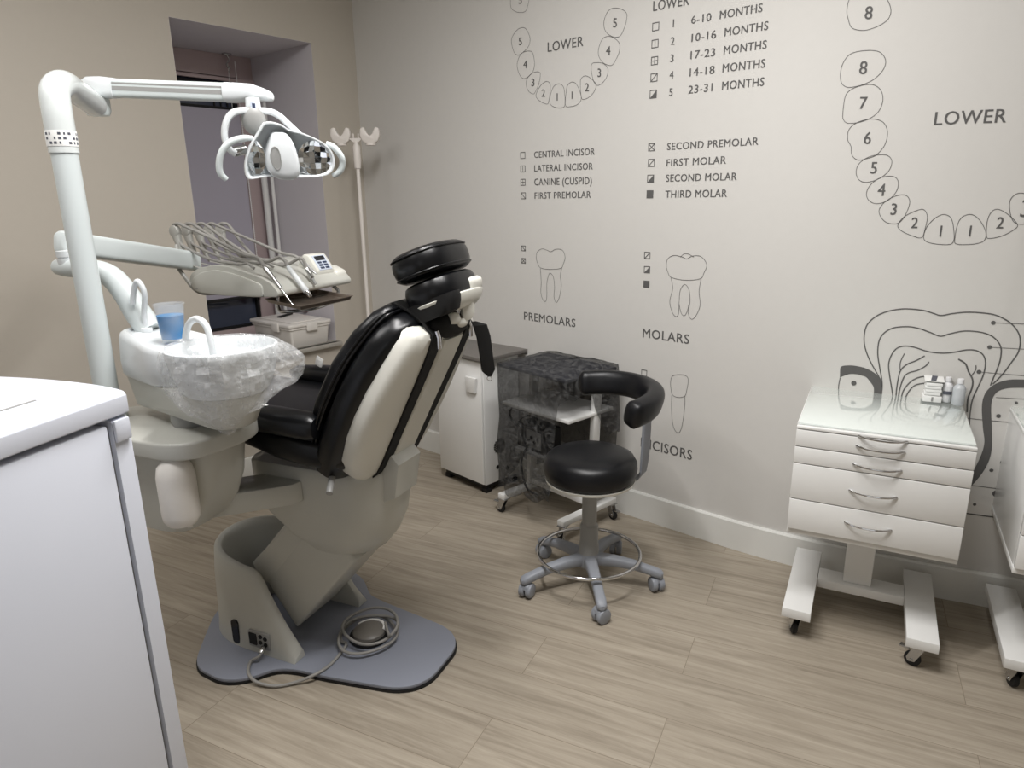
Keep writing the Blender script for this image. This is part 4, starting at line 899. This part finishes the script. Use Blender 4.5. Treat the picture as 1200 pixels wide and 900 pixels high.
bm = NB(); tube(bm, [CF(-.205, -.365, 1.13), CF(-.198, -.37, 1.2), CF(-.178, -.375, 1.255), CF(-.178, -.378, 1.28), CF(-.19, -.38, 1.295), CF(-.205, -.38, 1.28), CF(-.216, -.38, 1.255), CF(-.222, -.38, 1.232)], .0075, 12, 6); cyl(bm, CF(-.205, -.365, 1.15), CF(-.205, -.365, 1.166), .016, seg=16, bev=.003); part('cup_filler_spout', bm, 'lampwhite', cu, label='white curved cup filler')
# cup
cp_ = CF(-.055, -.405, 1.1465)
ct = thing('plastic_cup', 'clear plastic cup half filled with blue mouthwash on the spittoon housing', 'cup', cp_)
bm = NB(); lathe(bm, [(.003, 0), (.0275, 0), (.0285, .004), (.037, .094), (.0395, .096), (.0395, .098), (.0365, .098), (.036, .094), (.0275, .006), (.003, .004)], cp_, 32); part('cup_wall', bm, 'cup', ct)
bm = NB(); lathe(bm, [(.003, .0045), (.027, .0055), (.0333, .068), (.003, .068)], cp_, 32); part('mouthwash', bm, 'water', ct, label='blue mouthwash')
# bag over the bowl
random.seed(3)
bm = NB(); rings = []; NBg = 64
def bagp(k, q):
    a = 2*pi*k/NBg; d = V((cos(a), sin(a), 0))
    near = max(0, d.dot(V((.62, -.78, 0)).normalized())); right = max(0, d.dot(V((.80, .60, 0))))
    # profile from inside the bowl, over the rim and down
    zb = 1.03-.10*near**1.3+.02*right
    tip = .055*right**10
    prof = [(.05, 1.075), (.085, 1.09), (.108, 1.12), (.122, 1.148), (.130, 1.158), (.139, 1.156), (.142+tip*.6, 1.13), (.144+tip, 1.09+.02*tip/.055), (.138+tip*.8, 1.05), (.128-.018*near+tip*.3, 1.0 if zb < .99 else zb+.01), (.11-.04*near, zb+.02), (.098-.05*near, zb)]
    i = min(int(q*(len(prof)-1)), len(prof)-2); t = q*(len(prof)-1)-i
    r = prof[i][0]*(1-t)+prof[i+1][0]*t; z = prof[i][1]*(1-t)+prof[i+1][1]*t
    w = .5*sin(9*a+5*q)+.35*sin(17*a-8*q+1)+.3*sin(5*a+23*q)+.2*sin(31*a+3*q)
    amp = .0035 if q < .45 else .006
    if .28 < q < .46: amp = .0015
    if q > .46 or q < .25: w += random.uniform(-1, 1)*.75
    return bc+CU*(d.x*(r+amp*w))+CN*(d.y*(r+amp*w))+Z3*(z+.4*amp*w)
NQ = 24
loft(bm, [[bagp(k, j/NQ) for k in range(NBg)] for j in range(NQ+1)], cap=False)
solo('plastic_bag', bm, 'bag', 'crinkled clear plastic bag pulled over the spittoon bowl', 'bag', ang=14)
# ------------------------------------------------------------------ operating light
ol_ = thing('operating_light', 'white dental operating light on a tall grey pole and jointed arm', 'dental light', CF(-.293, -.45, .916), CA)
bm = NB(); cyl(bm, CF(-.293, -.45, .916), CF(-.293, -.45, 1.625), .031, seg=28); lathe(bm, [(.034, .916), (.043, .917), (.043, .94), (.034, .945)], CF(-.293, -.45, 0), 28); part('pole', bm, 'polegrey', ol_, label='pale grey upright pole')
bm = NB(); tube(bm, [CF(-.293, -.45, 1.625), CF(-.293, -.45, 1.67), CF(-.294, -.449, 1.73), CF(-.305, -.437, 1.775), CF(-.345, -.385, 1.80), CF(-.42, -.30, 1.798), CF(-.53, -.17, 1.785)], .0345, 24, 8); eb = part('elbow', bm, 'elbowgrey', ol_, label='glossy white elbow')
bm = NB(); lathe(bm, [(.0352, 1.64), (.0354, 1.641), (.0354, 1.677), (.0352, 1.678)], CF(-.293, -.45, 0), 32, cap=False); lb = part('rating_label', bm, 'paper', eb)
bm = NB()
for j in range(3):
    for k in range(9):
        if (j*5+k*3) % 4 == 0: continue
        a = radians(-95+18*k); d = CU*cos(a)+CN*sin(a); s = CN*cos(a)-CU*sin(a); c = CF(-.293, -.45, 1.648+.011*j)+d*.0357; w = .0035 if (k+j) % 3 else .002
        bm.faces.new([bm.verts.new(c+s*x+Z3*y) for x, y in ((-w, -.003), (w, -.003), (w, .003), (-w, .003))])
part('label_print', bm, 'print', lb, smooth=False)
K0 = CF(-.545, -.15, 0); bm = NB(); lathe(bm, [(.01, 1.755), (.03, 1.757), (.036, 1.77), (.036, 1.80), (.034, 1.812), (.01, 1.813)], K0, 24); part('pivot_joint', bm, 'polegrey', ol_)
A0, A1 = K0+Z3*1.836, CF(-.125, -.012, 1.808); ad = (A1-A0).normalized(); asd = ad.cross(Z3).normalized(); aup = asd.cross(ad)
bm = NB(); loft(bm, [se(A0+ad*x, asd, aup, a, b, 3.2, 24) for x, a, b in ((-.035, .012, .012), (-.03, .022, .02), (-.01, .030, .029), (.03, .031, .031), (.07, .027, .028))]); lathe(bm, [(.02, 1.812), (.032, 1.813), (.03, 1.83), (.02, 1.832)], K0, 20); part('arm_cap', bm, 'lampwhite', ol_)
bm = NB(); L = (A1-A0).length; loft(bm, [se(A0+ad*x, asd, aup, .021, .026, 5, 24) for x in (.06, L-.02)]); sa = part('spring_arm', bm, 'polegrey', ol_, label='grey spring arm with dark stripe')
bm = NB()
for s in (-1, 1):
    for y, h_ in ((-.002, .006), (.012, .0025)):
        c0_, c1_ = A0+ad*.07+asd*s*.0208+aup*y, A0+ad*(L-.03)+asd*s*.0208+aup*y; loft(bm, [[c+aup*h_+asd*s*.0005, c-aup*h_+asd*s*.0005, c-aup*h_-asd*s*.001, c+aup*h_-asd*s*.001] for c in (c0_, c1_)])
part('arm_stripe', bm, 'midgrey', sa, smooth=False)
bm = NB(); loft(bm, [se(A1+ad*x+aup*o, asd, aup, a, b, 2.8, 24) for x, a, b, o in ((-.035, .02, .02, 0), (-.03, .026, .028, 0), (.0, .026, .028, 0), (.05, .031, .024, .002), (.085, .031, .018, -.002), (.105, .024, .013, -.006), (.112, .01, .006, -.008))]); part('arm_end_cover', bm, 'lampwhite', ol_)
LPX = .000341
g0 = V((.666, -.746, 0)); rr0 = V((.746, .666, 0)); gl = (g0*cos(.10)+rr0*sin(.10)); LR = (CU*(rr0.x*cos(.1)-g0.x*sin(.1))+CN*(rr0.y*cos(.1)-g0.y*sin(.1))).normalized()
GL = (CU*gl.x+CN*gl.y); tiltd = .16; G = (GL*cos(tiltd)-Z3*sin(tiltd)).normalized(); UPL = LR.cross(G) if LR.cross(G).z > 0 else G.cross(LR)
q = CHp(338, 178, .0); LC = CF(q[0], 0, q[1])
def LZ(X, Y, w): return LC+LR*((X-660)*LPX)+UPL*(-(Y-510)*LPX)+G*w
VO = [(290, 660), (300, 580), (350, 460), (410, 370), (455, 305), (480, 278), (540, 270), (620, 290), (680, 328), (770, 348), (870, 385), (960, 430), (1020, 490), (1047, 560), (1042, 630), (995, 690), (900, 718), (760, 722), (600, 730), (470, 715), (330, 735), (296, 710)]
VOs = [(p.x, p.y) for p in cr_spline([V((x, y, 0)) for x, y in VO], 3, True)]
def vr(k, w, cx=660, cy=540): return [LZ(cx+(x-cx)*k, cy+(y-cy)*k, w) for x, y in VOs]
bm = NB(); loft(bm, [vr(.25, -.10), vr(.6, -.09), vr(.88, -.055), vr(1.0, -.01), vr(1.0, .004), vr(.985, .010), vr(.95, .010), vr(.93, .004), vr(.86, -.03), vr(.5, -.045)]); part('lamp_visor', bm, 'lampwhite', ol_, label='white oval lamp head')
def facets(bm, cx, cy, a, b, nx, ny, depth, w0):
    random.seed(11)
    for i in range(nx):
        for j in range(ny):
            q = []
            tw = random.uniform(-.003, .003); tv = random.uniform(-.003, .003)
            for di, dj in ((0, 0), (1, 0), (1, 1), (0, 1)):
                x = -1+2*(i+di)/nx; y = -1+2*(j+dj)/ny
                X_, Y_ = x*math.sqrt(max(0, 1-y*y/2)), y*math.sqrt(max(0, 1-x*x/2)); r2 = X_*X_+Y_*Y_
                q.append(LZ(cx+a*X_, cy+b*Y_, w0-depth*(1-r2)+tw*(di-.5)*2+tv*(dj-.5)*2))
            bm.faces.new([bm.verts.new(p) for p in q])
bm = NB(); facets(bm, 885, 558, 150, 145, 6, 6, .014, -.003)
for f in bm.faces: f.smooth = False
part('reflector', bm, 'reflector', ol_, smooth=False, label='faceted mirror reflector')
bm = NB(); facets(bm, 395, 560, 72, 140, 3, 6, .010, -.002); part('reflector', bm, 'reflector', ol_, smooth=False, label='narrow mirror reflector')
bm = NB(); NO = [(545, 352), (600, 342), (665, 350), (715, 420), (745, 520), (758, 620), (752, 690), (710, 740), (640, 752), (560, 738), (495, 695), (470, 620), (475, 520), (505, 430)]
NOs = [(p.x, p.y) for p in cr_spline([V((x, y, 0)) for x, y in NO], 3, True)]
def nr(k, w, dx=0): return [LZ(615+dx+(x-615)*k, 560+(y-560)*k, w) for x, y in NOs]
loft(bm, [nr(.95, -.04, -10), nr(.95, .0, -10), nr(.94, .014, -10), nr(.90, .026, -8), nr(.80, .033, -6), nr(.6, .037, -4), nr(.05, .039, -4)])
bmesh.ops.recalc_face_normals(bm, faces=bm.faces); bv = BVHTree.FromBMesh(bm)
ns = part('lamp_shield', bm, 'lampwhite', ol_, label='white central bulb shield')
def on_shield(X, Y, h_):
    o = LZ(X, Y, .2); r = bv.ray_cast(o, -G); return (r[0] if r[0] is not None else LZ(X, Y, .02))+G*h_
bm = NB(); loft(bm, [[on_shield(540+k*(38*cos(a)+(10*sin(a) if sin(a) > 0 else 0)), 552+86*k*sin(a), h_) for a in [2*pi*i/28 for i in range(28)]] for k, h_ in ((1.14, .0002), (1.1, .0022), (1.0, .0022), (.98, .0008), (.66, .0008), (.33, .0008), (.02, .0008))], cap=False)
part('vent_opening', bm, 'midgrey', ns, label='grey oval opening')
for pts, nm in (([(380, 405), (300, 408), (200, 440), (130, 515), (98, 610), (100, 690), (140, 742)], 0), ([(985, 435), (1050, 470), (1105, 540), (1118, 600), (1095, 670), (1030, 718)], 1)):
    bm = NB(); n_ = len(pts); tube(bm, [LZ(x, y, .0-.02*abs(i/(n_-1)-.4)) for i, (x, y) in enumerate(pts)], [.007]+[.0095]*(n_-2)+[.008], 12, 6); part('lamp_handle', bm, 'polegrey', ol_)
bm = NB(); Y = [(240, 540), (195, 500), (168, 400), (182, 290), (225, 205), (290, 162), (420, 152), (550, 158), (625, 195), (690, 260), (760, 335), (800, 380)]
Yp = cr_spline([LZ(x, y+42*(1-(y-150)/400), -.05-.00003*(x-420)) for x, y in Y], 5); rs = []
for i, p in enumerate(Yp):
    t_ = (Yp[min(i+1, len(Yp)-1)]-Yp[max(i-1, 0)]).normalized(); nn = t_.cross(G).normalized(); rs.append(se(p, nn, G, .0095, .021, 3, 16))
loft(bm, rs); part('yoke', bm, 'lampwhite', ol_, label='white arched yoke')
bm = NB(); ellipsoid(bm, LZ(415, 268, -.05), LR*.034, UPL*.042, G*.03, 20, 12, 2.5); part('lamp_housing', bm, 'midgrey', ol_)
bm = NB(); cyl(bm, LZ(225, 530, -.05), LZ(340, 505, -.05), .014, seg=16, bev=.003); part('tilt_knob', bm, 'steel', ol_)
bm = NB(); n0 = LZ(420, 200, -.05); tp_ = V((n0.x, n0.y, A1.z-.022)); cyl(bm, n0-Z3*.004, tp_, .022, .0195, seg=24, bev=.002); nk = part('swivel_neck', bm, 'lampwhite', ol_)
bm = NB(); cc = n0+Z3*.012
for x0_, x1_, z0_, z1_ in ((-.009, .009, -.011, .011),):
    loft(bm, [[cc+GL*.0206*cos(a)+LR*.0216*sin(a)+GL*.0015+Z3*z for a in [(-.42+.84*i/8) for i in range(9)]] for z in (z0_, z1_)], cap=False, closed=False)
part('emblem', bm, 'panelblue', nk, label='small blue square emblem')
bm = NB()
loft(bm, [[cc+GL*.0206*cos(a)+LR*.0216*sin(a)+GL*.002+Z3*z for a in [(-.2+.4*i/6) for i in range(7)]] for z in (-.006, .007)], cap=False, closed=False); part('emblem', bm, 'keyblue', nk)
# ------------------------------------------------------------------ instrument delivery unit
de = thing('instrument_delivery_unit', 'pale instrument delivery unit with keypad and tray on a long swing arm', 'instrument unit', CF(-.25, -.38, 1.05), CA)
bm = NB(); tube(bm, [CF(-.215, -.345, 1.155), CF(-.245, -.352, 1.2), CF(-.275, -.36, 1.26), CF(-.315, -.368, 1.305), CF(-.385, -.375, 1.323), CF(-.47, -.38, 1.325), CF(-.51, -.38, 1.325)], [.036, .035, .033, .031, .028, .027, .022], 22, 6); part('riser_tube', bm, 'polegrey', de, label='curved white riser tube')
bm = NB(); lathe(bm, [(.01, 1.335), (.026, 1.336), (.027, 1.35), (.024, 1.353), (.027, 1.356), (.027, 1.372), (.01, 1.374)], CF(-.462, -.38, 0), 22); part('arm_pivot', bm, 'lampwhite', de)
B0, B1 = CF(-.505, -.355, 1.392), CF(-.585, .16, 1.292); b_d = (B1-B0).normalized(); b_s = b_d.cross(Z3).normalized(); b_u = b_s.cross(b_d)
bm = NB(); L = (B1-B0).length; loft(bm, [se(B0+b_d*x, b_s, b_u, a, b, 5, 28) for x, a, b in ((.012, .030, .034), (L, .030, .034))]); part('swing_arm', bm, 'polegrey', de, label='long grey swing arm')
bm = NB(); loft(bm, [se(B0+b_d*x, b_s, b_u, a, b, 4, 28) for x, a, b in ((-.014, .014, .018), (-.011, .024, .028), (0, .030, .035), (.013, .0305, .0345))]); part('arm_end_cap', bm, 'polegrey', de)
DS = lambda L, v: [CHp(190+x*.1833, 240+y*.1833, v) for x, y in L]
prof = DS([(174, 490), (180, 445), (230, 405), (330, 385), (420, 395), (520, 428), (620, 462), (690, 498), (742, 560), (738, 592), (570, 590), (400, 580), (240, 565), (185, 535)], .1)
bm = NB(); prism(bm, rpoly(prof, .012, 3), uzv, .10, .50, .016, 3); hd_ = part('unit_housing', bm, 'greige', de, label='rounded pale grey unit housing')
prof2 = DS([(196, 470), (250, 432), (340, 415), (430, 430), (560, 475), (640, 510), (655, 590), (400, 580), (240, 560), (190, 520)], .1)
bm = NB(); prism(bm, rpoly(prof2, .012, 3), uzv, .094, .104, .004, 2); sp_ = part('side_panel', bm, 'greige', hd_)
bm = NB(); 
for x in (215, 225): a = CHp(190+x*.1833, 240+535*.1833, .094); box(bm, CM.inverted() @ CF(a[0], .0935, a[1]), (.006, .002, .003), CM)
part('side_mark', bm, 'midgrey', sp_)
cx_ = [p[0] for p in prof]; uF, uB = max(cx_), min(cx_)
bm = NB(); ellipsoid(bm, CF((uB+.10), .26, min(p[1] for p in prof)+.035), CU*.13, CN*.13, Z3*.055, 24, 12); part('underside_cover', bm, 'midgrey', de)
fz = prof[8][1]
pc = DS([(880, 385), (914, 314), (948, 322), (1012, 425), (1005, 540), (930, 545), (890, 470)], .36)
bm = NB(); prism(bm, rpoly(pc, .006, 3), uzv, .345, .445, .006, 2); part('console', bm, 'ivory', de, label='raised control console')
pd_ = DS([(1040, 420), (1075, 405), (1125, 450), (1137, 520), (1050, 535), (1010, 500)], .44)
bm = NB(); lo = min(p[0] for p in pc); prism(bm, rpoly([(lo, pc[3][1]-.0), (pc[2][0], pc[3][1]+.012), (pc[3][0]+.012, pc[3][1]-.01), (pc[3][0]+.015, pc[4][1]+.004), (lo, pc[4][1])], .01, 3), uzv, .44, .50, .014, 3); part('console_wing', bm, 'ivory', de)
ka = V((pc[2][0], pc[2][1], 0)); kb = V((pc[3][0], pc[3][1], 0)); kd = (kb-ka); kn = V((-kd.y, kd.x, 0)).normalized(); kn = kn if kn.y > 0 else -kn
def KP(a, v, h_): p = ka+kd*a+kn*h_; return CF(p.x, v, p.y)
def kbox(bm, a0_, a1_, v0, v1, h0, h1):
    vs = [bm.verts.new(KP(a, v, h_)) for h_ in (h0, h1) for a, v in ((a0_, v0), (a1_, v0), (a1_, v1), (a0_, v1))]
    for f in ((3, 2, 1, 0), (4, 5, 6, 7), (0, 1, 5, 4), (1, 2, 6, 5), (2, 3, 7, 6), (3, 0, 4, 7)): bm.faces.new([vs[i] for i in f])
bm = NB(); kbox(bm, .06, .95, .36, .43, .0002, .002); kp = part('keypad', bm, 'panelblue', de, label='pale blue keypad')
bm = NB(); kbox(bm, .12, .38, .368, .422, .0018, .003); part('display', bm, 'dark', kp, label='dark display')
for i in range(3):
    for j in range(2): bm = NB(); kbox(bm, .45+.16*i, .56+.16*i, .37+.028*j, .392+.028*j, .0018, .003); part('key', bm, 'keyblue', kp)
bm = NB(); a = pc[4]; kx = CF(a[0]+.004, .39, a[1]+.022); 
for k in range(3): box(bm, CM.inverted() @ (kx+CN*(.004*k)+Z3*.004*(k % 2)), (.002, .003, .008), CM)
part('brand_mark', bm, 'keyblue', de, label='small blue mark on the console front')
# whip arms
VI = [.13, .21, .29, .37, .45]
for i, v in enumerate(VI):
    u, z = CHp(190+(85+72*i)*.1833, 240+(170-2*i)*.1833, v); ub, zb = uB+.06, prof[2][1]-.01
    bm = NB(); cyl(bm, CF(u, v-.012, z), CF(u, v+.012, z), .021, seg=20, bev=.004)
    loft(bm, [se(CF(u+du, v, z-dz), CN, CU, wv, wu, 3, 12) for du, dz, wv, wu in ((.0, .005, .012, .019), (.006, .03, .012, .015), (.016, .06, .010, .011), (.026, .09, .008, .009), (.045, .115, .007, .008), (ub-u+.05, z-zb+.012, .006, .008))])
    part('whip_arm', bm, 'whip', de)
bm = NB(); a = CHp(205, 290, .12); tube(bm, [CF(a[0]+.01, .12, a[1]+.01), CF(a[0]+.02, .1, a[1]-.05), CF(uB-.01, .09, prof[0][1]+.02), CF(uB+.02, .12, prof[0][1]-.04), CF(uB+.06, .2, prof[0][1]-.05)], .007, 8, 6); part('supply_hose', bm, 'whip', de)
# tray
TZ = 1.168; tc_ = [at_z(*p, TZ) for p in ((312, 351), (368, 343.5), (412, 347.5), (352, 360))]
t_o, t_x, t_y = tc_[3], (tc_[2]-tc_[3]), (tc_[0]-tc_[3])
def TP(a, b, z): return t_o+t_x*a+t_y*b+Z3*z
bm = NB(); rs = []
for k, z in ((0, .0), (0, -.010), (.04, -.012), (.96, -.012)): pass
def trr(i, z): return [TP(a, b, z) for a, b in ((i, i), (1-i, i), (1-i, 1-i), (i, 1-i))]
loft(bm, [trr(.06, -.014), trr(.02, -.010), trr(0, 0), trr(-.02, .002), trr(-.02, .0035), trr(.0, .0025), trr(.03, -.008), trr(.07, -.0115)]); part('instrument_tray', bm, 'traym', de, label='brown metal instrument tray', smooth=False)
bm = NB(); cc = TP(.5, .5, 0); c_ = CF(uF-.05, .3, fz-.02)
tube(bm, [CF(uF-.06, .16, prof[9][1]), CF(uF-.05, .15, TZ-.03), TP(.1, .55, -.034), TP(.45, .25, -.026), TP(.9, .3, -.018)], .006, 10, 6); tube(bm, [CF(uF-.06, .42, prof[9][1]+.02), CF(uF-.02, .44, TZ-.01), TP(.75, .75, -.018)], .007, 10, 6); part('tray_bracket', bm, 'steel', de)
# handpieces resting on the unit: one thing each, with its hose
def handpiece(name, label, v, p0, p1, bodies, whip_i, sag, v1=None):
    a = CHp(*p0, v); b = CHp(*p1, v if v1 is None else v1); A_, B_ = CF(a[0], v, a[1]), CF(b[0], v if v1 is None else v1, b[1]); d = (B_-A_)
    t = thing(name, label, 'handpiece', A_, CA, 'dental handpieces on the instrument unit')
    bm = NB(); Ld = d.length; rs = bodies[0]; tube(bm, [A_+d*q for q, r in rs], [r for q, r in rs], 14); part('handle', bm, bodies[1], t)
    if len(bodies) > 2:
        bm = NB(); tube(bm, [A_+d*q for q, r in bodies[2]], [r for q, r in bodies[2]], 12); part('tip', bm, bodies[3], t)
    u, z = CHp(190+(85+72*whip_i)*.1833, 240+(170-2*whip_i)*.1833, VI[whip_i]); w0 = CF(u+.004, VI[whip_i], z+.021)
    dn = d.normalized(); S = CF(u+.05, VI[whip_i], z+.018); E_ = A_-dn*.01
    mid = S.lerp(E_, .5)-Z3*sag
    if v1 is None:
        bm = NB(); w1_ = CF(u+.014, VI[whip_i]-.004, z-.035); e1_ = A_.lerp(w1_, .25)-Z3*.012+CN*.02; tube(bm, [w1_, w1_+CU*.03-Z3*.02, w1_.lerp(e1_, .45)-Z3*.028, e1_.lerp(w1_, .12)-Z3*.012, e1_, e1_+CU*.03-Z3*.016], .005, 8, 6); part('return_hose', bm, 'hose', t)
    bm = NB(); tube(bm, [CF(u-.022, VI[whip_i], z-.004), CF(u-.006, VI[whip_i], z+.021), CF(u+.02, VI[whip_i], z+.027), S, S.lerp(E_, .28)-Z3*sag*.75, mid, S.lerp(E_, .78)-Z3*sag*.7, A_-dn*.04, A_+dn*.004], .0058, 9, 6); part('hose', bm, 'hose', t)
    return t
handpiece('suction_handpiece', 'long thin metal syringe handpiece nearest the viewer on the unit', .12, (310, 313), (346, 361), ([(0, .007), (.05, .009), (.5, .0075), (.55, .005)], 'steel', [(.54, .004), (.96, .0028), (1, .002)], 'chrome'), 0, -.005)
handpiece('scaler_handpiece', 'white tapered handpiece lying second on the instrument unit', .2, (337, 312), (364, 348), ([(0, .006), (.05, .0085), (.6, .0105), (.8, .0115), (.84, .008)], 'lampwhite', [(.8, .0095), (.95, .0085), (1, .005)], 'chrome'), 1, .03)
handpiece('air_motor_handpiece', 'short grey metal handpiece between the white one and the keypad', .28, (359, 314), (370, 333), ([(0, .007), (.1, .009), (.6, .0095), (.65, .007)], 'steel', [(.62, .006), (1, .005)], 'midgrey'), 2, .045)
handpiece('turbine_handpiece', 'short grey metal handpiece lying next to the keypad console', .345, (355, 308), (371, 322), ([(0, .007), (.1, .0095), (.6, .0095), (.7, .007)], 'midgrey', [(.66, .006), (1, .005)], 'steel'), 3, .0)
handpiece('polishing_handpiece', 'stubby dark handpiece on the middle of the unit top', .25, (314, 312), (325, 320), ([(0, .007), (.2, .009), (.7, .009), (.8, .0065)], 'midgrey', [(.78, .006), (1, .005)], 'steel'), 4, .02)
# red item and dark tool on the storage box lid
p = at_z(362, 364, .834); p.z = .8305
t = thing('red_packet', 'small red packet lying on the lid of the white storage box', 'packet', p)
bm = NB(); ellipsoid(bm, p+Z3*.016, V((.03, .02, 0)), V((-.02, .05, 0)), Z3*.016, 18, 8, 3); part('packet_body', bm, 'red', t)
p = at_z(334, 370, .832); p.z = .8305; bm = NB(); box(bm, (0, 0, .004), (.03, .13, .008), frame(p, radians(25)), .003); solo('dark_tool_strip', bm, 'rubber', 'thin dark flat tool lying on the storage box lid', 'tool')
# ------------------------------------------------------------------ foot control and its cable
FP = at_z(433, 744, .03); FP.z = .0225
fp = thing('foot_pedal', 'round grey foot pedal standing on the chair base plate', 'foot pedal', FP)
bm = NB(); lathe(bm, [(.02, 0), (.066, 0), (.07, .004), (.068, .012), (.055, .016), (.02, .017)], FP, 32); part('pedal_base', bm, 'rubber', fp)
bm = NB(); lathe(bm, [(.05, .016), (.058, .018), (.056, .027), (.044, .036), (.02, .041), (.003, .042)], FP, 32); part('pedal_dome', bm, 'brown', fp, label='grey brown domed treadle')
bm = NB(); rs = []
for k in range(15):
    a = radians(20+150*k/14)+CA*0; d = (CU*cos(a)*.9+CN*sin(a)); rs.append([FP+d*r+Z3*z for r, z in ((.05, .026), (.062, .024), (.064, .031), (.052, .034))])
loft(bm, rs); part('pedal_guard', bm, 'paper', fp, label='white guard rim')
cb0 = CF(-.085, -.214, .058); zf = .0075
cpts = [cb0, CF(-.08, -.24, .045), at_z(294, 775, .03), at_z(291, 788, .027), at_z(300, 799, .016), at_z(322, 804, zf), at_z(345, 800, .009), at_z(368, 791, .027), at_z(388, 778, .0275)]
R1 = .092
def coil(a, r, z, dx=0, dy=0): return FP+CU*(dx+r*cos(radians(a)))+CN*(dy+r*sin(radians(a)))+Z3*(z-.0225)
for k in range(0, 66):
    a = -115-15*k*1.0; r = .098+.009*sin(k*.35)+.008*sin(k*.9)*.5; cpts.append(coil(-a if False else a+360, r, .0285+.0006*k+.004*sin(k*.27)**2, .008*sin(k*.11), .012*cos(k*.13)))
cpts += [FP+CU*.03+CN*.055+Z3*.03]
bm = NB(); tube(bm, cpts, .0052, 10, 3); 
fc = thing('foot_pedal_cable', 'grey cable coiled round the foot pedal and plugged into the chair base', 'cable', at_z(345, 800, 0))
part('cable_run', bm, 'hose', fc)
bm = NB(); cyl(bm, CF(-.085, -.208, .06), CF(-.08, -.232, .05), .009, seg=12, bev=.002); part('plug', bm, 'steel', fc, label='metal plug')
# ------------------------------------------------------------------ lights
def lamp(name, loc, rot, sx, sy, power, col=(1, 1, 1)):
    l = bpy.data.lights.new(name, 'AREA'); l.shape = 'RECTANGLE'; l.size = sx; l.size_y = sy; l.energy = power; l.color = col
    o = bpy.data.objects.new(name, l); COL.objects.link(o); o.location = loc; o.rotation_euler = rot; return o
for lp, pw, az in ((V((-.85, .75, HC-.05)), 25, 100), (V((-1.9, -.5, HC-.05)), 10, 100)):
    for a in (35, -35):
        d = V((cos(radians(a+az)), sin(radians(a+az)), 0))
        lamp('ceiling_strip_lamp', lp+d*.55, (0, 0, radians(a+az)), 1.1, .07, pw, (1, .985, .972))
lamp('window_daylight', (.9, YF+.06, 1.6), (radians(90), 0, 0), 1.5, 1.6, 4, (.93, .97, 1))
w = bpy.data.worlds.new('world'); SC.world = w; w.use_nodes = True
w.node_tree.nodes['Background'].inputs[0].default_value = (.6, .65, .75, 1); w.node_tree.nodes['Background'].inputs[1].default_value = .15
SC.view_settings.view_transform = 'Standard'; SC.view_settings.look = 'None'; SC.view_settings.gamma = 1; SC.view_settings.use_curve_mapping = False
SC.view_settings.exposure = .36
try: SC.cycles.max_bounces = 8; SC.cycles.transparent_max_bounces = 16
except Exception: pass
